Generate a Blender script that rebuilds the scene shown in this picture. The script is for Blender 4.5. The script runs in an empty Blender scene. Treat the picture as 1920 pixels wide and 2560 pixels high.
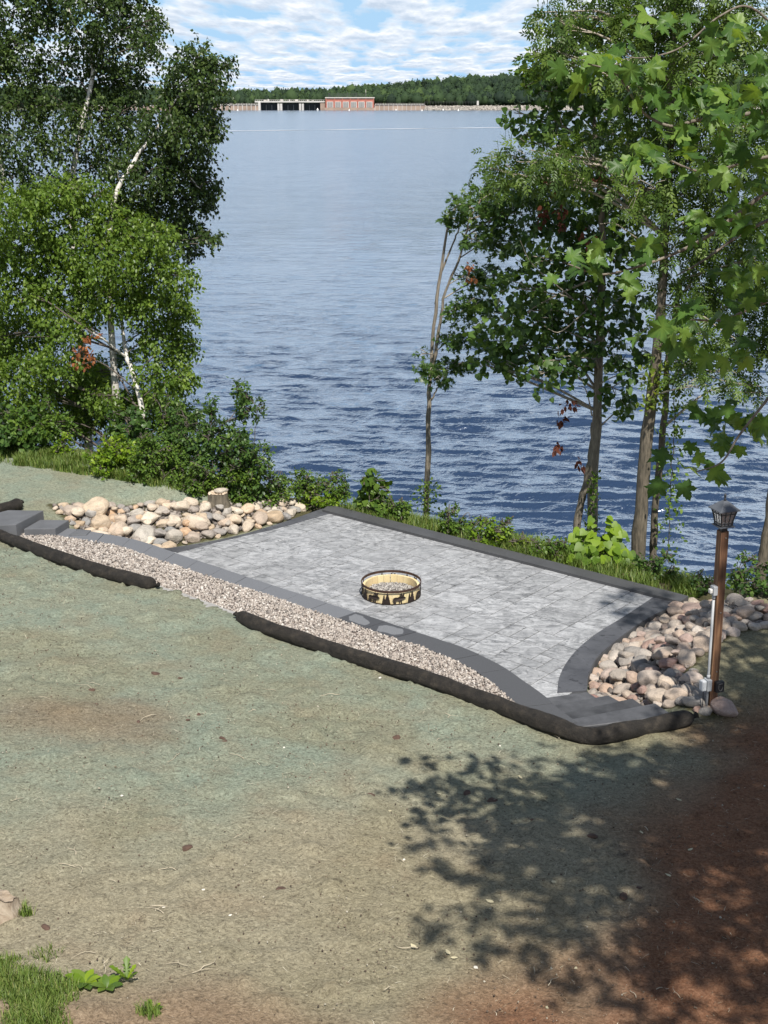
import bpy, bmesh, math, random
import numpy as np
from mathutils import Vector, Matrix
from mathutils.geometry import tessellate_polygon

R = math.radians
SC = bpy.context.scene
COL = SC.collection

# ------------------------------------------------------------------ camera, sky, sun, exposure
F, PITCH, CAMZ = 3250.0, math.atan((1280 - 238) / 3250.0), 7.0
CP, SP = math.cos(PITCH), math.sin(PITCH)
cd = bpy.data.cameras.new('camera'); cam = bpy.data.objects.new('camera', cd); COL.objects.link(cam)
cam.location = (0, 0, CAMZ); cam.rotation_euler = (math.pi / 2 - PITCH, 0, 0)
cd.sensor_fit = 'VERTICAL'; cd.sensor_height = 24.0; cd.lens = 24.0 * F / 2560.0
cd.clip_start = 0.1; cd.clip_end = 8000
SC.camera = cam

SUN_AZ, SUN_EL = R(168), R(56)            # azimuth clockwise from +Y: sun behind the camera and to its right
wd = bpy.data.worlds.new('World'); SC.world = wd; wd.use_nodes = True

def N(nt, typ, **kw):
    n = nt.nodes.new(typ)
    for k, v in kw.items():
        if k in n.inputs: n.inputs[k].default_value = v
        else: setattr(n, k, v)
    return n

def math_node(nt, op, a, b=None, clamp=False):
    n = nt.nodes.new('ShaderNodeMath'); n.operation = op; n.use_clamp = clamp
    for i, q in enumerate((a, b)):
        if q is None: continue
        if isinstance(q, (int, float)): n.inputs[i].default_value = q
        else: nt.links.new(q, n.inputs[i])
    return n.outputs[0]

def ramp(nt, fac, stops, interp='LINEAR'):
    n = nt.nodes.new('ShaderNodeValToRGB'); cr = n.color_ramp; cr.interpolation = interp
    while len(cr.elements) < len(stops): cr.elements.new(0.5)
    for e, (p, c) in zip(cr.elements, stops):
        e.position = p; e.color = (c[0], c[1], c[2], 1) if not isinstance(c, (int, float)) else (c, c, c, 1)
    nt.links.new(fac, n.inputs[0]); return n.outputs[0]

def mixc(nt, fac, a, b, mode='MIX'):
    n = nt.nodes.new('ShaderNodeMix'); n.data_type = 'RGBA'; n.blend_type = mode
    for sock, q in ((n.inputs[0], fac), (n.inputs[6], a), (n.inputs[7], b)):
        if isinstance(q, (int, float)): sock.default_value = q
        elif isinstance(q, tuple): sock.default_value = (q[0], q[1], q[2], 1)
        else: nt.links.new(q, sock)
    return n.outputs[2]

def build_world():
    nt = wd.node_tree; nt.nodes.clear(); L = nt.links.new
    sky = N(nt, 'ShaderNodeTexSky'); sky.sky_type = 'NISHITA'; sky.sun_disc = False
    sky.sun_elevation = SUN_EL; sky.sun_rotation = SUN_AZ; sky.air_density = 1.0; sky.dust_density = 0.4; sky.ozone_density = 1.4
    tc = N(nt, 'ShaderNodeTexCoord'); sx = N(nt, 'ShaderNodeSeparateXYZ'); L(tc.outputs['Generated'], sx.inputs[0])
    el = math_node(nt, 'MAXIMUM', sx.outputs[2], 0.0)
    den = math_node(nt, 'ADD', el, 0.030)
    cx = math_node(nt, 'DIVIDE', sx.outputs[0], den); cy = math_node(nt, 'DIVIDE', sx.outputs[1], den)
    def cloudnoise(off, detail):
        c = N(nt, 'ShaderNodeCombineXYZ'); L(math_node(nt, 'MULTIPLY', cx, 2.1), c.inputs[0])
        L(math_node(nt, 'ADD', math_node(nt, 'MULTIPLY', cy, 0.44), off), c.inputs[1])
        n = N(nt, 'ShaderNodeTexNoise'); n.inputs['Scale'].default_value = 1.0; n.inputs['Detail'].default_value = detail
        n.inputs['Roughness'].default_value = 0.55; n.inputs['Distortion'].default_value = 0.0
        L(c.outputs[0], n.inputs['Vector']); return n.outputs[0]
    n1 = cloudnoise(3.1, 7); n2 = cloudnoise(3.1 + 0.14, 5)
    # cumulus seen side-on near the horizon hide the gaps between them; unseen overhead cover is thinned to darken the shade
    thr = math_node(nt, 'ADD', math_node(nt, 'ADD', math_node(nt, 'MULTIPLY', el, 0.06), math_node(nt, 'MULTIPLY', math_node(nt, 'MAXIMUM', math_node(nt, 'SUBTRACT', el, 0.48), 0.0), 0.75)), 0.39)
    mask = math_node(nt, 'MULTIPLY', math_node(nt, 'SUBTRACT', n1, thr), 8.0, True)
    dif = math_node(nt, 'ADD', math_node(nt, 'MULTIPLY', math_node(nt, 'SUBTRACT', n2, n1), 4.2), 0.46, True)
    ccol = ramp(nt, dif, [(0.0, (6.4, 7.6, 9.2)), (0.45, (8.6, 9.5, 10.7)), (0.85, (11.6, 11.8, 12.0))])
    low = N(nt, 'ShaderNodeMapRange'); L(el, low.inputs[0]); low.inputs[1].default_value = 0.0; low.inputs[2].default_value = 0.40; low.inputs[3].default_value = 0.9; low.inputs[4].default_value = 0.0
    col = mixc(nt, mask, mixc(nt, low.outputs[0], sky.outputs[0], (4.4, 7.6, 11.4)), ccol)
    bg = N(nt, 'ShaderNodeBackground'); L(col, bg.inputs[0]); bg.inputs[1].default_value = 0.07
    out = N(nt, 'ShaderNodeOutputWorld'); L(bg.outputs[0], out.inputs[0])
build_world()

sl = bpy.data.lights.new('sun', 'SUN'); sl.energy = 5.0; sl.angle = R(0.53); sl.color = (1.0, 0.955, 0.88)
sun = bpy.data.objects.new('sun', sl); COL.objects.link(sun)
SUNV = Vector((math.sin(SUN_AZ) * math.cos(SUN_EL), math.cos(SUN_AZ) * math.cos(SUN_EL), math.sin(SUN_EL)))
sun.rotation_euler = SUNV.to_track_quat('Z', 'Y').to_euler(); sun.location = (20, -20, 60)
SC.view_settings.view_transform = 'Standard'; SC.view_settings.look = 'None'
SC.view_settings.gamma = 1.0; SC.view_settings.exposure = 0.40; SC.view_settings.use_curve_mapping = False
try:
    SC.cycles.sample_clamp_direct = 4.0; SC.cycles.max_bounces = 6; SC.cycles.transparent_max_bounces = 6; SC.cycles.caustics_reflective = False; SC.cycles.caustics_refractive = False
except Exception: pass

# ------------------------------------------------------------------ helpers
rng = np.random.default_rng(7); random.seed(7)

def ray(u, v):
    x = (u - 960) / F; y = (1280 - v) / F
    return np.array([x, CP + y * SP, -SP + y * CP])
def px(u, v, z):                       # survey: point of the place at height z
    a = ray(u, v); t = (z - CAMZ) / a[2]; return np.array([a[0] * t, a[1] * t, z])
def pd(u, v, Y):                       # survey: point of the place at distance Y
    a = ray(u, v); t = Y / a[1]; return np.array([a[0] * t, Y, CAMZ + a[2] * t])

def hash2(ix, iy, s):
    h = (ix.astype(np.int64) * 374761393 + iy.astype(np.int64) * 668265263 + s * 1442695041) & 0xffffffff
    h = ((h ^ (h >> 13)) * 1274126177) & 0xffffffff
    return ((h ^ (h >> 16)) & 0xffff) / 65535.0
def vnoise(x, y, s=0):
    x = np.asarray(x, float); y = np.asarray(y, float)
    ix = np.floor(x); iy = np.floor(y); fx = x - ix; fy = y - iy
    fx = fx * fx * (3 - 2 * fx); fy = fy * fy * (3 - 2 * fy)
    a = hash2(ix, iy, s); b = hash2(ix + 1, iy, s); c = hash2(ix, iy + 1, s); d = hash2(ix + 1, iy + 1, s)
    return (a * (1 - fx) + b * fx) * (1 - fy) + (c * (1 - fx) + d * fx) * fy
def fbm(x, y, o=4, s=0):
    r = 0; a = 0.5
    for k in range(o): r = r + a * vnoise(x * 2 ** k, y * 2 ** k, s + k); a *= 0.5
    return r / (1 - 0.5 ** o)
def sstep(a, b, x):
    t = np.clip((np.asarray(x, float) - a) / (b - a), 0, 1); return t * t * (3 - 2 * t)

def mesh_np(name, V, Fc, mat=None, smooth=False, attr=None, fattr=None):
    """V (n,3), Fc (m,k) uniform faces"""
    V = np.ascontiguousarray(V, np.float32); Fc = np.ascontiguousarray(Fc, np.int32)
    me = bpy.data.meshes.new(name); m, k = Fc.shape
    me.vertices.add(len(V)); me.vertices.foreach_set('co', V.ravel())
    me.loops.add(m * k); me.loops.foreach_set('vertex_index', Fc.ravel())
    me.polygons.add(m); me.polygons.foreach_set('loop_start', np.arange(0, m * k, k, dtype=np.int32))
    me.polygons.foreach_set('loop_total', np.full(m, k, np.int32))
    if smooth: me.polygons.foreach_set('use_smooth', np.ones(m, bool))
    me.update(calc_edges=True)
    if attr:
        for nm, a in attr.items():
            a = np.asarray(a, np.float32)
            if a.ndim == 1:
                at = me.attributes.new(nm, 'FLOAT', 'POINT'); at.data.foreach_set('value', a)
            else:
                at = me.attributes.new(nm, 'FLOAT_COLOR', 'POINT')
                at.data.foreach_set('color', np.concatenate([a, np.ones((len(a), 1), np.float32)], 1).ravel())
    if mat: me.materials.append(mat)
    return me

def link(name, me, parent=None, **props):
    o = bpy.data.objects.new(name, me); COL.objects.link(o)
    if parent is not None: o.parent = parent
    for k, v in props.items(): o[k] = v
    return o
def thing(name, label, cat, loc=(0, 0, 0), rz=0.0, group=None):
    o = link(name, None); o.location = loc; o.rotation_euler = (0, 0, rz); o['label'] = label; o['category'] = cat
    o.empty_display_size = 0.2
    if group: o['group'] = group
    return o
def bm_mesh(name, bm, mat, smooth=False):
    bmesh.ops.recalc_face_normals(bm, faces=bm.faces)
    me = bpy.data.meshes.new(name); bm.to_mesh(me); bm.free()
    if mat: me.materials.append(mat)
    if smooth:
        me.polygons.foreach_set('use_smooth', np.ones(len(me.polygons), bool))
    return me
def box_bm(x0, x1, y0, y1, z0, z1, bev=0.0, seg=2, bm=None):
    b = bmesh.new() if bm is None else bm
    vs = [b.verts.new((x, y, z)) for x in (x0, x1) for y in (y0, y1) for z in (z0, z1)]
    for f in ((0, 1, 3, 2), (4, 6, 7, 5), (0, 4, 5, 1), (2, 3, 7, 6), (0, 2, 6, 4), (1, 5, 7, 3)): b.faces.new([vs[i] for i in f])
    if bev > 0 and bm is None:
        bmesh.ops.bevel(b, geom=b.edges[:], offset=bev, segments=seg, affect='EDGES', profile=0.6)
    return b
def prism_bm(poly, z0, z1, bev=0.0, seg=1):
    b = bmesh.new(); n = len(poly)
    lo = [b.verts.new((p[0], p[1], z0)) for p in poly]; hi = [b.verts.new((p[0], p[1], z1)) for p in poly]
    top = b.faces.new(hi); b.faces.new(lo[::-1])
    for i in range(n): b.faces.new((lo[i], lo[(i + 1) % n], hi[(i + 1) % n], hi[i]))
    bmesh.ops.recalc_face_normals(b, faces=b.faces)
    if bev: bmesh.ops.bevel(b, geom=list(top.edges), offset=bev, segments=seg, affect='EDGES', profile=0.6)
    return b
def tube_np(pts, rad, sides=8, cap=True, jitter=0.0):
    pts = np.asarray(pts, float); n = len(pts); rad = np.broadcast_to(np.asarray(rad, float), (n,))
    tg = np.gradient(pts, axis=0); tg /= np.linalg.norm(tg, axis=1)[:, None] + 1e-9
    ref = np.array([0.31, 0.95, 0.05]) if abs(tg[n // 2][2]) > 0.7 else np.array([0, 0, 1.0])
    a = np.cross(tg, ref); a /= np.linalg.norm(a, axis=1)[:, None] + 1e-9; b = np.cross(tg, a)
    th = np.linspace(0, 2 * math.pi, sides, endpoint=False)
    rr = rad[:, None] * (1 + jitter * rng.uniform(-1, 1, (n, sides)))
    V = pts[:, None] + rr[..., None] * (np.cos(th)[None, :, None] * a[:, None] + np.sin(th)[None, :, None] * b[:, None])
    V = V.reshape(-1, 3); i = np.arange(n - 1)[:, None] * sides; j = np.arange(sides)[None]
    Q = np.stack([i + j, i + (j + 1) % sides, i + sides + (j + 1) % sides, i + sides + j], -1).reshape(-1, 4)
    if cap:
        V = np.concatenate([V, pts[:1], pts[-1:]]); c0 = n * sides
        k = np.arange(sides); k1 = (k + 1) % sides
        Q = np.concatenate([Q, np.stack([k1, k, np.full(sides, c0), np.full(sides, c0)], -1),
                            np.stack([(n - 1) * sides + k, (n - 1) * sides + k1, np.full(sides, c0 + 1), np.full(sides, c0 + 1)], -1)])
    return V, Q
def tube_mesh(name, tubes, mat, smooth=True):
    """list of (V,Q): degenerate cap quads are split to triangles"""
    Vs = []; Qs = []; o = 0
    for V, Q in tubes: Vs.append(V); Qs.append(Q + o); o += len(V)
    V = np.concatenate(Vs); Q = np.concatenate(Qs)
    T = np.concatenate([Q[:, [0, 1, 2]], Q[:, [0, 2, 3]]]); T = T[(T[:, 0] != T[:, 1]) & (T[:, 1] != T[:, 2]) & (T[:, 0] != T[:, 2])]
    return mesh_np(name, V, T, mat, smooth)
def smooth_path(pts, n=24):
    """Catmull-Rom through pts"""
    P = np.asarray(pts, float); P = np.concatenate([[2 * P[0] - P[1]], P, [2 * P[-1] - P[-2]]]); out = []
    m = len(P) - 3
    for t in np.linspace(0, m - 1e-6, n):
        i = int(t); u = t - i; p0, p1, p2, p3 = P[i:i + 4]
        out.append(0.5 * (2 * p1 + (p2 - p0) * u + (2 * p0 - 5 * p1 + 4 * p2 - p3) * u ** 2 + (3 * p1 - p0 - 3 * p2 + p3) * u ** 3))
    return np.array(out)
def in_poly(x, y, poly):
    x = np.asarray(x, float); y = np.asarray(y, float); r = np.zeros(x.shape, bool); n = len(poly)
    for i in range(n):
        x0, y0 = poly[i][:2]; x1, y1 = poly[(i + 1) % n][:2]
        if y0 == y1: continue
        c = ((y0 > y) != (y1 > y)) & (x < (x1 - x0) * (y - y0) / (y1 - y0) + x0); r ^= c
    return r
def seg_dist(x, y, line, closed=False):
    """distance to a polyline and the side sign (positive on the left of its direction)"""
    x = np.asarray(x, float); y = np.asarray(y, float); best = np.full(x.shape, 1e9); sg = np.zeros(x.shape)
    n = len(line)
    for i in range(n if closed else n - 1):
        x0, y0 = line[i][:2]; x1, y1 = line[(i + 1) % n][:2]; dx, dy = x1 - x0, y1 - y0
        l2 = dx * dx + dy * dy + 1e-12
        t = np.clip(((x - x0) * dx + (y - y0) * dy) / l2, 0, 1); qx = x - x0 - t * dx; qy = y - y0 - t * dy
        d = np.hypot(qx, qy); cr = dx * (y - y0) - dy * (x - x0)
        m = d < best - 1e-9; best = np.where(m, d, best); sg = np.where(m, np.sign(cr), sg)
    return best, sg

# ------------------------------------------------------------------ materials
def mat(name):
    m = bpy.data.materials.new(name); m.use_nodes = True; nt = m.node_tree; nt.nodes.clear()
    out = nt.nodes.new('ShaderNodeOutputMaterial'); p = nt.nodes.new('ShaderNodeBsdfPrincipled')
    nt.links.new(p.outputs[0], out.inputs[0]); return m, nt, p
def noise(nt, vec, scale, detail=4, rough=0.55, dist=0.0, outp=0):
    n = N(nt, 'ShaderNodeTexNoise'); n.inputs['Scale'].default_value = scale; n.inputs['Detail'].default_value = detail
    n.inputs['Roughness'].default_value = rough; n.inputs['Distortion'].default_value = dist
    if vec is not None: nt.links.new(vec, n.inputs['Vector'])
    return n.outputs[outp]
def bump(nt, p, h, strength=0.5, dist=0.02, normal=None):
    b = N(nt, 'ShaderNodeBump'); b.inputs['Strength'].default_value = strength; b.inputs['Distance'].default_value = dist
    nt.links.new(h, b.inputs['Height'])
    if normal is not None: nt.links.new(normal, b.inputs['Normal'])
    nt.links.new(b.outputs[0], p.inputs['Normal']); return b.outputs[0]
def objco(nt):  return N(nt, 'ShaderNodeTexCoord').outputs['Object']
def geopos(nt): return N(nt, 'ShaderNodeNewGeometry').outputs['Position']
def scaled(nt, v, s):
    m = N(nt, 'ShaderNodeMapping'); m.inputs['Scale'].default_value = s; nt.links.new(v, m.inputs['Vector']); return m.outputs[0]
def simple(name, col, rough=0.7, var=0.15, scale=8, metal=0.0, bmp=0.2, bdist=0.004, world=False):
    m, nt, p = mat(name); v = geopos(nt) if world else objco(nt)
    n = noise(nt, v, scale, 5)
    lo = tuple(c * (1 - var) for c in col); hi = tuple(min(1, c * (1 + var)) for c in col)
    nt.links.new(ramp(nt, n, [(0.3, lo), (0.7, hi)]), p.inputs['Base Color'])
    p.inputs['Roughness'].default_value = rough; p.inputs['Metallic'].default_value = metal
    if bmp: bump(nt, p, noise(nt, v, scale * 6, 3), bmp, bdist)
    return m

def leaf_mat(name, cols, trans=0.35, rough=0.45, tcol=None):
    """cols: three leaf greens spread by the per-leaf 'tint' attribute"""
    m = bpy.data.materials.new(name); m.use_nodes = True; nt = m.node_tree; nt.nodes.clear()
    at = N(nt, 'ShaderNodeAttribute'); at.attribute_name = 'tint'
    c = ramp(nt, at.outputs['Fac'], [(0.0, cols[0]), (0.55, cols[1]), (1.0, cols[2])])
    p = N(nt, 'ShaderNodeBsdfPrincipled'); nt.links.new(c, p.inputs['Base Color']); p.inputs['Roughness'].default_value = rough
    p.inputs['Specular IOR Level'].default_value = 0.28
    t = N(nt, 'ShaderNodeBsdfTranslucent'); tc = mixc(nt, 1.0, c, tcol or (1.6, 1.5, 0.6), 'MULTIPLY'); nt.links.new(tc, t.inputs[0])
    mx = N(nt, 'ShaderNodeMixShader'); mx.inputs[0].default_value = trans
    nt.links.new(p.outputs[0], mx.inputs[1]); nt.links.new(t.outputs[0], mx.inputs[2])
    out = N(nt, 'ShaderNodeOutputMaterial'); nt.links.new(mx.outputs[0], out.inputs[0]); return m

M = {}
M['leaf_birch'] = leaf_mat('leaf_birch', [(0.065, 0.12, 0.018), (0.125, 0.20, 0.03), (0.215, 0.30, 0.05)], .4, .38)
M['leaf_birch_shaded'] = leaf_mat('leaf_birch_shaded', [(0.028, 0.052, 0.014), (0.05, 0.085, 0.021), (0.10, 0.145, 0.035)], 0.3, .36)  # birch greens darkened to stand for shade on the upper crowns
M['leaf_dark'] = leaf_mat('leaf_dark', [(0.038, 0.08, 0.022), (0.078, 0.145, 0.034), (0.155, 0.235, 0.052)], 0.38, .36)
M['leaf_ash'] = leaf_mat('leaf_ash', [(0.045, 0.085, 0.02), (0.09, 0.15, 0.03), (0.17, 0.24, 0.05)], .38, .4)
M['leaf_maple'] = leaf_mat('leaf_maple', [(0.045, 0.10, 0.024), (0.09, 0.175, 0.036), (0.18, 0.28, 0.055)], 0.42, .42)
M['leaf_lime'] = leaf_mat('leaf_lime', [(0.08, 0.15, 0.015), (0.17, 0.27, 0.022), (0.29, 0.39, 0.03)], 0.4)
M['leaf_bush'] = leaf_mat('leaf_bush', [(0.05, 0.10, 0.018), (0.10, 0.175, 0.028), (0.19, 0.275, 0.045)], 0.38, .42)
M['leaf_yellow'] = leaf_mat('leaf_yellow', [(0.09, 0.14, 0.02), (0.16, 0.22, 0.03), (0.26, 0.30, 0.05)], 0.35)
M['leaf_dead'] = leaf_mat('leaf_dead', [(0.16, 0.05, 0.02), (0.30, 0.11, 0.04), (0.42, 0.19, 0.08)], 0.3, 0.7, (1.2, 0.9, 0.6))
M['leaf_deadred'] = leaf_mat('leaf_deadred', [(0.06, 0.022, 0.014), (0.11, 0.035, 0.02), (0.19, 0.07, 0.04)], 0.25, 0.7, (1.2, 0.9, 0.6))
M['grass'] = leaf_mat('grass', [(0.07, 0.12, 0.025), (0.15, 0.22, 0.045), (0.33, 0.33, 0.12)], 0.3)
M['forest'] = leaf_mat('forest', [(0.012, 0.026, 0.014), (0.035, 0.065, 0.022), (0.085, 0.13, 0.035)], 0.12, 0.8)

def bark(name, c0, c1, c2, birch=False):
    m, nt, p = mat(name); v = geopos(nt)
    if birch:
        n = noise(nt, scaled(nt, v, (2.2, 2.2, 16)), 1.6, 4, 0.6)
        c = ramp(nt, n, [(0.34, c0), (0.42, c1), (0.8, c2)])
        bump(nt, p, noise(nt, scaled(nt, v, (4, 4, 22)), 4, 3), 0.25, 0.01)
    else:
        n = noise(nt, scaled(nt, v, (18, 18, 3.2)), 1.6, 6, 0.62)
        c = ramp(nt, n, [(0.3, c0), (0.5, c1), (0.75, c2)])
        bump(nt, p, n, 0.8, 0.02)
    nt.links.new(c, p.inputs['Base Color']); p.inputs['Roughness'].default_value = 0.85; return m
M['bark_birch'] = bark('bark_birch', (0.06, 0.05, 0.045), (0.50, 0.47, 0.42), (0.72, 0.70, 0.66), True)
M['bark_grey'] = bark('bark_grey', (0.10, 0.085, 0.065), (0.20, 0.17, 0.13), (0.32, 0.28, 0.22))
M['bark_ash'] = bark('bark_ash', (0.045, 0.038, 0.028), (0.11, 0.092, 0.066), (0.20, 0.165, 0.12))
M['twig_pale'] = bark('twig_pale', (0.2, 0.17, 0.13), (0.33, 0.29, 0.23), (0.45, 0.41, 0.34))
M['twig_mid'] = bark('twig_mid', (0.09, 0.075, 0.06), (0.17, 0.145, 0.115), (0.27, 0.235, 0.19))
M['twig_dark'] = bark('twig_dark', (0.05, 0.04, 0.03), (0.09, 0.075, 0.06), (0.15, 0.12, 0.10))
exec_later = []

# ------------------------------------------------------------------ survey lines of the garden
W2 = lambda L, z: [tuple(px(u, v, z)[:2]) for u, v in L]
CAPZ = 0.50
CAP_UP = W2([(-40, 1313), (63, 1315), (174, 1321), (241, 1331), (313, 1343), (376, 1360), (415, 1374), (530, 1413), (800, 1501), (993, 1564),
             (1101, 1599), (1170, 1624), (1250, 1662), (1302, 1697), (1363, 1741), (1391, 1768), (1444, 1807)], CAPZ)
CAP_LO = W2([(-40, 1328), (48, 1331), (116, 1336), (193, 1348), (251, 1357), (309, 1369), (357, 1386), (410, 1405), (530, 1444), (675, 1489), (800, 1533),
             (933, 1579), (1047, 1615), (1157, 1660), (1227, 1704), (1285, 1757), (1352, 1815)], CAPZ)
INNER = W2([(444, 1382), (560, 1352), (690, 1322), (825, 1284), (1000, 1329), (1139, 1365), (1238, 1391), (1444, 1444), (1634, 1493), (1565, 1539), (1500, 1579),
            (1452, 1616), (1420, 1652), (1399, 1692), (1393, 1733), (1367, 1741)], 0)
OUT_LEFT = W2([(386, 1370), (434, 1369), (579, 1343), (699, 1309), (795, 1276), (824, 1267)], 0)
OUT_FAR = W2([(824 + 897 * k / 5, 1267 + 230 * k / 5) for k in range(6)], 0)
OUT_RIGHT = W2([(1721, 1497), (1694, 1511), (1638, 1537), (1585, 1569), (1533, 1608), (1492, 1646), (1471, 1690), (1467, 1727)], 0)
STEP_EDGES = [((1367, 1743), (1468, 1729), 0.12), ((1391, 1761), (1521, 1737), 0.245), ((1412, 1781), (1581, 1745), 0.37), ((1428, 1797), (1638, 1757), 0.495)]
STEP_FRONT = ((1440, 1815), (1684, 1787), 0.50)
cap_mid = [((a[0] + b[0]) / 2, (a[1] + b[1]) / 2) for a, b in zip(smooth_path([(*p, 0) for p in CAP_UP], 60), smooth_path([(*p, 0) for p in CAP_LO], 60))]
WALL = [(-40, 18.6), (-9, 19.3)] + cap_mid[:-4] + [tuple(px(1470, 1822, .5)[:2]), tuple(px(1690, 1790, .5)[:2]), (4.2, 12.9), (8, 12.2), (40, 9)]
PATIO = OUT_LEFT[:-1] + OUT_FAR + OUT_RIGHT[1:] + [tuple(px(1440, 1815, .5)[:2])] + cap_mid[::-1][8:34]
STEPS_POLY = [tuple(px(*STEP_EDGES[0][0], .12)[:2]), tuple(px(*STEP_EDGES[0][1], .12)[:2]), tuple(px(*STEP_EDGES[3][1], .5)[:2]), tuple(px(*STEP_FRONT[1], .5)[:2]),
              tuple(px(*STEP_FRONT[0], .5)[:2]), (1.8, 13.2)]
BANK = [(-60, 27), (-14, 26), (-9, 25.4), (-5, 24.6), (-2.6, 23.2), (-0.95, 22.5), (0.3, 21.4), (2.4, 19.9), (4.75, 18.2), (6.5, 17.9), (9, 17.6), (14, 17.2), (60, 15)]
WATER_Z = -3.5

def tz(x, y):
    x = np.asarray(x, float); y = np.asarray(y, float)
    dw, sg = seg_dist(x, y, WALL)
    near = sg < 0
    A = 0.46 + 0.085 * np.minimum(dw, 9) + 0.06 * (fbm(x * .5, y * .5, 3, 3) - .5) * sstep(0, 2, dw)
    dp, _ = seg_dist(x, y, PATIO, True); inside = in_poly(x, y, PATIO)
    left = x < y * 0 - 1.0 + (y - 21.9) * .6
    riseL = 0.62 * sstep(0.15, 2.1, dp) + 0.02 * np.minimum(dp, 6); riseR = 0.62 * sstep(0.05, 1.35, dp)
    rise = np.where(left, riseL, riseR)
    db, sb = seg_dist(x, y, BANK); d = db * sb                      # positive beyond the top of the bank
    rise = rise * (1 - sstep(-0.9, 0.3, d))
    B = -0.13 + rise
    B = np.where(inside, -0.13, B)
    dpos = np.maximum(d, 0)
    drop = 0.46 * dpos * sstep(0, 1.2, d) + 0.25 * (fbm(x * .4, y * .4, 3, 9) - .5) * sstep(0.2, 2, d)
    B = B - drop
    B = np.maximum(B, -6.5 - 0.002 * dpos)
    B = np.where(in_poly(x, y, STEPS_POLY), -0.13, B)
    return np.where(near, A, B)
_gx = np.arange(-13, 13.01, .06); _gy = np.arange(4, 36.01, .06); _G = []
def ground_at(x, y):
    if not _G: _G.append(tz(*np.meshgrid(_gx, _gy)))
    fx = (x + 13) / .06; fy = (y - 4) / .06
    if not (0 <= fx < len(_gx) - 1 and 0 <= fy < len(_gy) - 1): return float(tz(np.array([x]), np.array([y]))[0])
    i, j = int(fx), int(fy); a, b = fx - i, fy - j; g = _G[0]
    return float((g[j, i] * (1 - a) + g[j, i + 1] * a) * (1 - b) + (g[j + 1, i] * (1 - a) + g[j + 1, i + 1] * a) * b)
def hit(u, v):
    a = ray(u, v); t = np.arange(4, 80, 0.02); P = np.array([0, 0, CAMZ]) + a * t[:, None]
    k = np.argmax(P[:, 2] <= tz(P[:, 0], P[:, 1])); return P[k]

def hp(L): return [tuple(hit(u, v)[:2]) for u, v in L]
LROCK = hp([(62, 1262), (111, 1262), (203, 1260), (338, 1262), (492, 1254), (627, 1260), (723, 1257), (784, 1274), (699, 1308), (579, 1342), (440, 1368)]) + \
        [tuple(px(u, v, .42)[:2]) for u, v in ((386, 1352), (309, 1331), (240, 1318), (176, 1300), (112, 1276))]
RROCK = hp([(1474, 1692), (1496, 1646), (1537, 1608), (1590, 1567), (1642, 1535), (1700, 1510), (1755, 1503), (1824, 1508), (1925, 1520), (1990, 1527), (1990, 1575), (1925, 1573), (1856, 1582), (1815, 1603), (1771, 1628),
            (1740, 1662), (1750, 1700), (1768, 1740), (1838, 1789), (1775, 1803)]) + [tuple(px(u, v, .40)[:2]) for u, v in ((1690, 1775), (1648, 1752), (1588, 1738), (1526, 1730), (1472, 1726))]

GR_SOUTH = [(40, 1340), (120, 1392), (193, 1415), (300, 1447), (386, 1472), (482, 1506), (590, 1546), (700, 1588), (822, 1628), (949, 1668), (1075, 1706), (1200, 1752), (1310, 1792)]
GRAVEL_POLY = [tuple(q) for q in CAP_LO[1:-1]] + W2(GR_SOUTH, .47)[::-1]
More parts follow.
